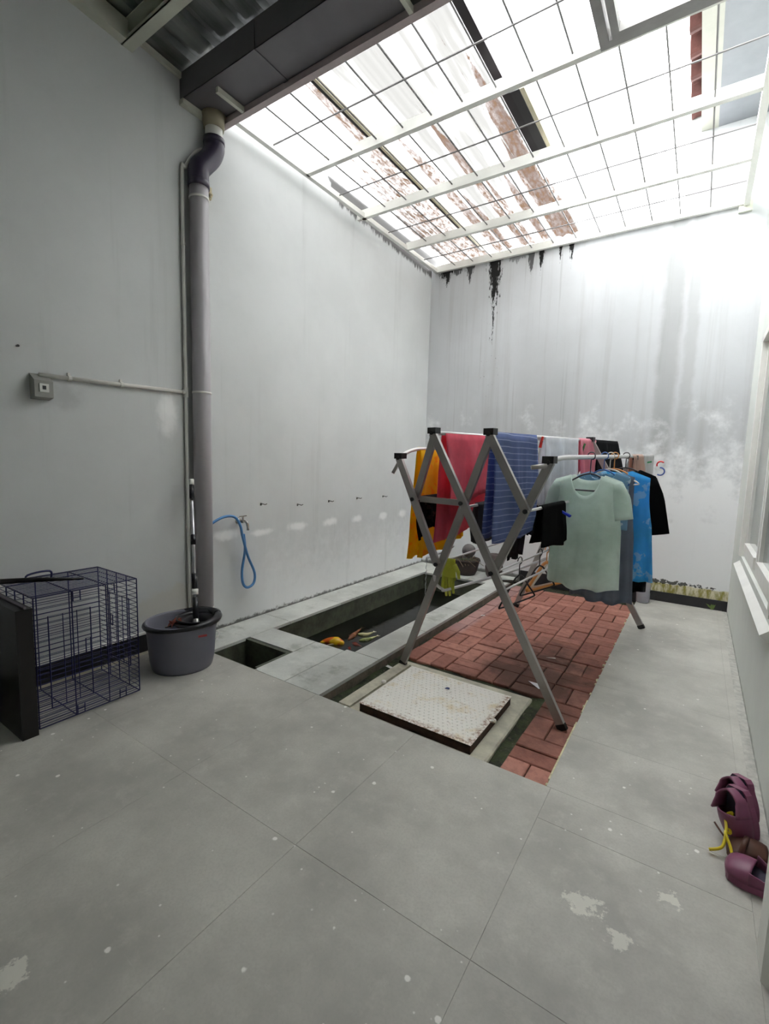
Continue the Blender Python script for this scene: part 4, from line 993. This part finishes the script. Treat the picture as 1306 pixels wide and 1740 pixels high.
for (y_, z_) in ((KY0+.15, KZ), (KY1-.14, KZ), (KY0+.15, z0), (KY1-.1, z0)):
    mb = MB(); s_ = -1 if z_ > .3 else 1
    for k in (0, .03): mb.tube([(KX1+.004, y_+k, z_), (KX1+.006, y_+k, z_+s_*.045)], .0028, 5)
    mb.tube([(KX1+.006, y_, z_+s_*.03), (KX1+.006, y_+.03, z_+s_*.03)], .002, 5); build('hinge_clip', mb, m_navy, crate)
# plastic tray stood on end against the near side
tray = thing('crate_tray', (-2.52, .72, 0), 'black plastic crate tray stood on edge at the crate end', 'tray')
mb = MB(); mb.box(KX0+.02, KX1+.02, .705, .712, .0, .565); build('tray_base', mb, m_tray, tray)
mb = MB(); mb.box(KX0+.02, KX0+.027, .712, .765, .0, .565); mb.box(KX1+.013, KX1+.02, .712, .765, .0, .565); mb.box(KX0+.027, KX1+.013, .712, .765, 0, .007); mb.box(KX0+.027, KX1+.013, .712, .765, .558, .565); build('tray_rim', mb, m_tray, tray)
mb = MB(); mb.tube([(KX0+.03, .74, .572), (KX1+.02, .74, .572)], .006, 6); build('tray_lip', mb, M('lip_grey', (110, 104, 110), .5, .1), tray)
p1, p2 = hit(142, 983, 2, KZ+.02), hit(-40, 991, 2, KZ+.02)
mb = MB(); mb.tube([p1, (p1+p2)/2+np.array([0, 0, .004]), p2], [.006, .012, .014], 8)
build('black_stick', mb, m_tray, smooth=True, label='black tapered stick lying on top of the wire crate', cat='stick')
pc = hit(66, 978, 2, KZ+.03); mb = MB(); mb.tube(catmull([(pc[0], pc[1]-.05, KZ+.006), (pc[0], pc[1]-.045, KZ+.04), (pc[0], pc[1]+.045, KZ+.045), (pc[0], pc[1]+.05, KZ+.006)], 5), .005, 8); build('carry_handle', mb, m_navy, crate, True)

# ------------------------------------------------------------------ mop bucket and mop
BC = (-2.415, 1.535); BROT = math.atan2(.83, .555)
m_bk = M('bucket_grey', (118, 118, 130), .4, .08, 4)
m_bkrim = M('bucket_black', (26, 26, 32), .3, .08, 4)
bkt = thing('mop_bucket', (BC[0], BC[1], 0), 'dark grey oval spin mop bucket beside the crate', 'bucket')
mb = MB(); mb.lathe((BC[0], BC[1], 0), [(0, .012), (.155, .012), (.16, 0), (.165, .012), (.175, .06), (.19, .265), (.196, .278), (.190, .282), (.183, .272), (.17, .06), (.15, .03), (0, .03)], 40, 1.0, .90, BROT)
build('tub', mb, m_bk, bkt, True)
# moulded rim and spinner basket over the wall-side half
mb = MB(); cr, sr = math.cos(BROT), math.sin(BROT)
def BP(a, b_, z): return (BC[0]+a*cr-b_*sr, BC[1]+a*sr+b_*cr, z)
mb.tube([BP(.198*math.cos(a), .198*.9*math.sin(a), .272+.012*math.cos(a)) for a in [6.2832*k/40 for k in range(41)]], [.011+.012*max(0, math.cos(6.2832*k/40)) for k in range(41)], 8); build('rim', mb, m_bkrim, bkt, True)
mb = MB(); mb.lathe(BP(.085, 0, .20), [(0, 0), (.085, 0), (.10, .01), (.115, .075), (.125, .085), (.115, .09), (.102, .075), (.09, .018), (0, .012)], 28); mb.lathe(BP(.075, 0, .262), [(.055, -.03), (.07, .004), (.115, .012), (.13, .006), (.128, .0), (.07, -.004), (.055, -.03)], 28, 1, 1.08, BROT); build('spinner', mb, m_bkrim, bkt, True)
mb = MB(); c = BP(.10, -.178, .22); mb.bar(BP(.085, -.171, .225), BP(.13, -.163, .225), (0, 0, 1), .003, .012); build('red_logo', mb, M('logo_red', (170, 66, 70), .4, .05), bkt, label='small red logo')
mop = thing('spin_mop', BP(.07, .03, .2), 'steel spin mop leaning in the bucket beside the downpipe', 'mop')
pt = hit(325, 815, 0, XL+.09); p0 = np.array(BP(.075, .03, .235)); A, B_ = Vector(p0), Vector(pt)
def MP(f): return A.lerp(B_, f)
mb = MB(); mb.tube([MP(.10), MP(.97)], .0095, 10); build('pole', mb, M('steel_pole', (206, 206, 210), .2, .05, metal=.7), mop, True)
for (a, b_, r_, nm, mt) in ((.02, .17, .016, 'lower_grip', m_bkrim), (.23, .33, .016, 'joint_grip', m_bkrim), (.53, .6, .015, 'mid_grip', m_bkrim), (.86, .96, .015, 'top_grip', m_bkrim), (.96, 1.0, .016, 'end_cap', m_white_paint), (.19, .225, .019, 'collar', m_white_paint)):
    mb = MB(); mb.tube([MP(a), MP(b_)], r_, 12); build(nm, mb, mt, mop, True)
mb = MB(); mb.lathe(tuple(A-Vector((0, 0, .018))), [(0, 0), (.035, 0), (.035, .008), (.02, .02), (.014, .045), (0, .05)], 18); build('mop_head', mb, M('mop_head_metal', (180, 178, 176), .3, .1, metal=.5), mop, True)
dl = thing('dried_leaf', BP(-.03, -.04, .2), 'crumpled reddish brown dry leaf in the mop bucket', 'leaf')
mb = MB(); rnd = random.Random(3)
for k in range(9):
    c = Vector(BP(-.03+rnd.uniform(-.03, .03), -.03+rnd.uniform(-.02, .02), .252+rnd.uniform(0, .03))); e = Vector((rnd.uniform(-1, 1), rnd.uniform(-1, 1), rnd.uniform(-.4, .8))).normalized()*.03
    mb.tube([c-e, c+Vector((0, 0, .006)), c+e], [.002, .009, .002], 5)
build('leaf_curl', mb, M('dry_leaf', (134, 70, 56), .8, .25), dl, kind='stuff')
mb = MB(); mb.tube([BP(-.09, -.02, .245), BP(.03, .0, .250)], .006, 6); build('wire_bar', mb, m_chrome, bkt)
q = hit(372, 1085, 2, 0)
mb = MB(); mb.tube(catmull([(q[0]-.06, q[1]-.02, .02), (q[0]-.02, q[1], .05), (q[0]+.015, q[1]-.01, .035), (q[0]+.012, q[1]-.05, .008)], 5), .0045, 6); build('white_cable', mb, m_pvc_w, smooth=True, label='short white cable curling between bucket and drain basin', cat='cable')

# ------------------------------------------------------------------ pots at the far end of the pond
m_pot = M('dark_pot', (58, 46, 44), .6, .2, 8)
pot = thing('flower_pot', (-2.06, 4.74, 0), 'low dark flower pot on the ledge at the far end of the pond', 'pot')
mb = MB(); mb.lathe((-2.06, 4.74, 0), [(0, 0), (.10, 0), (.125, .05), (.145, .15), (.155, .16), (.15, .175), (.138, .17), (.12, .06), (0, .05)], 24); build('bowl', mb, m_pot, pot, True)
mb = MB(); mb.lathe((-2.06, 4.74, 0), [(0, .15), (.137, .148)], 20); build('soil', mb, m_moss, pot)
mb = MB(); rnd = random.Random(4)
for k in range(14):
    a = rnd.uniform(0, 6.28); r_ = rnd.uniform(.05, .17); b0 = Vector((-2.06+.08*math.cos(a), 4.74+.08*math.sin(a), .155))
    mb.tube(catmull([b0, b0+Vector((r_*.5*math.cos(a), r_*.5*math.sin(a), .03)), b0+Vector((r_*math.cos(a+.6), min(.12, r_*math.sin(a+.6)), -.03))], 3), .003, 5)
build('dry_stems', mb, M('dry_stem', (128, 112, 92), .9, .2), pot, kind='stuff')
mb = MB(); mb.ball((-2.035, 4.74, .265), .075, 18); build('stone_ball', mb, M('stone_grey', (104, 100, 100), .7, .15, 14, bump=.2), smooth=True, label='grey round ball resting on the flower pot', cat='ball')
jar = thing('brown_jar', (-1.75, 4.77, 0), 'squat brown jar on the ledge behind the rack leg', 'jar')
mb = MB(); mb.lathe((-1.75, 4.77, 0), [(0, 0), (.06, 0), (.085, .04), (.095, .12), (.08, .2), (.055, .24), (.06, .26), (.05, .26), (.045, .24), (0, .22)], 22); build('body', mb, M('jar_brown', (86, 74, 72), .5, .15), jar, True)
mb = MB(); mb.tube([(-1.62, 4.66, .012), (-1.50, 4.70, .012), (-1.38, 4.74, .012)], [.012, .02, .008], 6); build('fallen_leaf', mb, M('leaf_dark', (52, 48, 40), .8, .2), smooth=True, label='dark curled leaf lying on the far ledge', cat='leaf')
# ------------------------------------------------------------------ bottle and weeds at the back wall
bt = thing('plastic_bottle', (-.335, 4.80, 0), 'clear plastic water bottle standing against the back wall', 'bottle')
mpl = NT('clear_plastic'); mpl.p.inputs['Transmission Weight'].default_value = .75; mpl.p.inputs['Base Color'].default_value = (.86, .86, .92, 1); mpl.p.inputs['IOR'].default_value = 1.2
mpl.set(mpl.p.inputs['Roughness'], mpl.m('ADD', .08, mpl.m('MULTIPLY', mpl.noise(20), .15)))
mb = MB(); mb.lathe((-.335, 4.80, 0), [(0, .006), (.045, 0), (.055, .012), (.056, .09), (.05, .105), (.056, .12), (.056, .2), (.04, .25), (.017, .275), (.017, .295)], 20); build('bottle_body', mb, mpl.mat, bt, True, solid=.0015)
mb = MB(); mb.lathe((-.335, 4.80, .283), [(.018, 0), (.019, 0), (.019, .018), (0, .019)], 14); build('cap', mb, M('cap_white', (220, 222, 228), .4, .05), bt, True)
wd_ = thing('weed', (.19, 4.92, 0), 'small green weed growing at the corner of the back baseboard', 'plant'); rnd = random.Random(9); m_leaf = M('weed_green', (112, 138, 72), .6, .2)
for k in range(11):
    a = rnd.uniform(0, 6.28); r_ = rnd.uniform(.02, .05); h_ = rnd.uniform(.02, .07); b0 = Vector((.19, 4.915, .004)); e = b0+Vector((r_*math.cos(a), -abs(r_*math.sin(a))*.6, h_)); s_ = Vector((-math.sin(a), 0, .4)).normalized()*.009
    mb = MB(); mb.add([b0, (b0+e)/2+s_+Vector((0, 0, .008)), e, (b0+e)/2-s_+Vector((0, 0, .008))], [(0, 1, 2, 3)]); build('leaf', mb, m_leaf, wd_, solid=.001)

# ------------------------------------------------------------------ shoes by the right wall
m_clog = M('plum_rubber', (130, 72, 100), .45, .1, 6); m_ins = M('clog_inside', (62, 56, 74), .7, .1)
def clog(at, dirv, upv, label, L=.25, hk=1.0):
    """closed clog; dirv heel->toe, upv sole->top"""
    at = Vector(at); D = Vector(dirv).normalized(); U_ = Vector(upv); U_ = (U_-D*U_.dot(D)).normalized(); S = D.cross(U_)
    root = thing('clog_shoe', at, label, 'shoe', 'plum coloured clogs by the right wall')
    def hw_(t_): return .040+.012*math.sin(min(1, max(0, (t_-.25)/.75))*3.14)-.030*max(0, (t_-.86)/.14)**2-.012*max(0, (.12-t_)/.12)**2
    mb = MB(); N_ = 14
    poly = [(t_/N_, 1) for t_ in range(N_+1)]+[(t_/N_, -1) for t_ in range(N_, -1, -1)]
    vb = [at+D*(L*t_)+S*(sg*hw_(t_)*1.04) for t_, sg in poly]; vt = [p+U_*.022 for p in vb]; n_ = len(poly)
    mb.add(vb+vt, [tuple(range(n_-1, -1, -1)), tuple(range(n_, 2*n_))]+[(i, (i+1) % n_, n_+(i+1) % n_, n_+i) for i in range(n_)]); build('sole', mb, m_clog, root)
    def upper(i, j):
        t_ = .45+.55*i; a = math.pi*j; h_ = hk*(.075-.035*((t_-.45)/.55)**1.5)*(1 if t_ < .97 else .6)
        return at+D*(L*t_)+S*(math.cos(a)*hw_(t_))+U_*(.02+h_*math.sin(a)**.7)
    mb = MB(); mb.grid(upper, 12, 16); build('upper', mb, m_clog, root, True, solid=.006)
    def wall_(i, j):
        a = math.pi*(.5+i)              # around the heel
        t_ = .45*(1-abs(math.sin((i-.5)*0)))*0; s_ = (i-.5)*2
        tt = .47-.45*math.cos(s_*1.45); tt = .02+.45*abs(s_)**1.6
        sd = (1 if s_ > 0 else -1)*hw_(tt)*(min(1, abs(s_)*1.9)); hh = hk*(.045+.03*abs(s_)**2)
        return at+D*(L*tt)+S*sd+U_*(.02+hh*j)
    mb = MB(); mb.grid(wall_, 18, 4); build('heel_wall', mb, m_clog, root, True, solid=.006)
    mb = MB(); vt2 = [p+U_*.023 for p in [at+D*(L*t_)+S*(sg*hw_(t_)*.9) for t_, sg in poly]]; mb.add(vt2+[p+U_*.002 for p in vt2], [tuple(range(n_-1, -1, -1)), tuple(range(n_, 2*n_))]); build('insole', mb, m_ins, root)
a1 = hit(1272, 1395, 2, 0)
clog((.222, 2.00, .150), (.16, -.22, -1), (-.85, -.45, .35), 'plum clog leaning on the wall toe down, the farther one', .145, .75)
clog((.205, 1.895, .165), (.18, -.22, -1), (-.80, -.55, .35), 'plum clog leaning on the wall toe down, in front of the other', .16, .75)
clog((.285, 1.665, .002), (-1, .30, 0), (0, 0, 1), 'plum clog lying flat on the floor beside the door jamb', .12, .5)
lb = thing('leather_sandal', (.22, 1.78, 0), 'brown curled leather sandal under the yellow rope', 'sandal')
m_lea = M('brown_leather', (96, 64, 52), .5, .2, 20)
mb = MB(); mb.grid(lambda i, j: (.175+.10*i, 1.775+.08*(j-.5)*(1-.5*abs(i-.5))+.02*i, .012+.035*math.sin(i*2.6)*(.5+.5*math.cos((j-.5)*3))+.01*j), 10, 8); build('sole', mb, m_lea, lb, True, solid=.012)
mb = MB(); mb.tube(catmull([(.205, 1.745, .03), (.215, 1.765, .06), (.225, 1.81, .05), (.225, 1.83, .02)], 5), .008, 8); build('strap', mb, m_lea, lb, True)
mb = MB(); mb.tube(catmull([(.18, 1.80, .02), (.16, 1.82, .03), (.14, 1.84, .045)], 4), .003, 6); build('thong', mb, m_lea, lb, True)
rnd = random.Random(12); pts = []
base = [(.135, 1.80, .012), (.165, 1.82, .03), (.185, 1.86, .06), (.18, 1.90, .08), (.19, 1.93, .10), (.185, 1.95, .06), (.195, 1.87, .05), (.18, 1.84, .06), (.195, 1.81, .04), (.205, 1.775, .015), (.21, 1.76, .012)]
for bx, by_, bz in base: pts.append((bx-.008+rnd.uniform(-.008, .008), min(by_, 1.90)-.065+rnd.uniform(-.008, .008), bz))
m_yel = M('yellow_cord', (226, 204, 40), .5, .15)
mb = MB(); mb.tube(catmull(pts, 6), .0045, 8); build('nylon_rope', mb, m_yel, smooth=True, label='tangled bright yellow rope lying over the shoes', cat='rope')
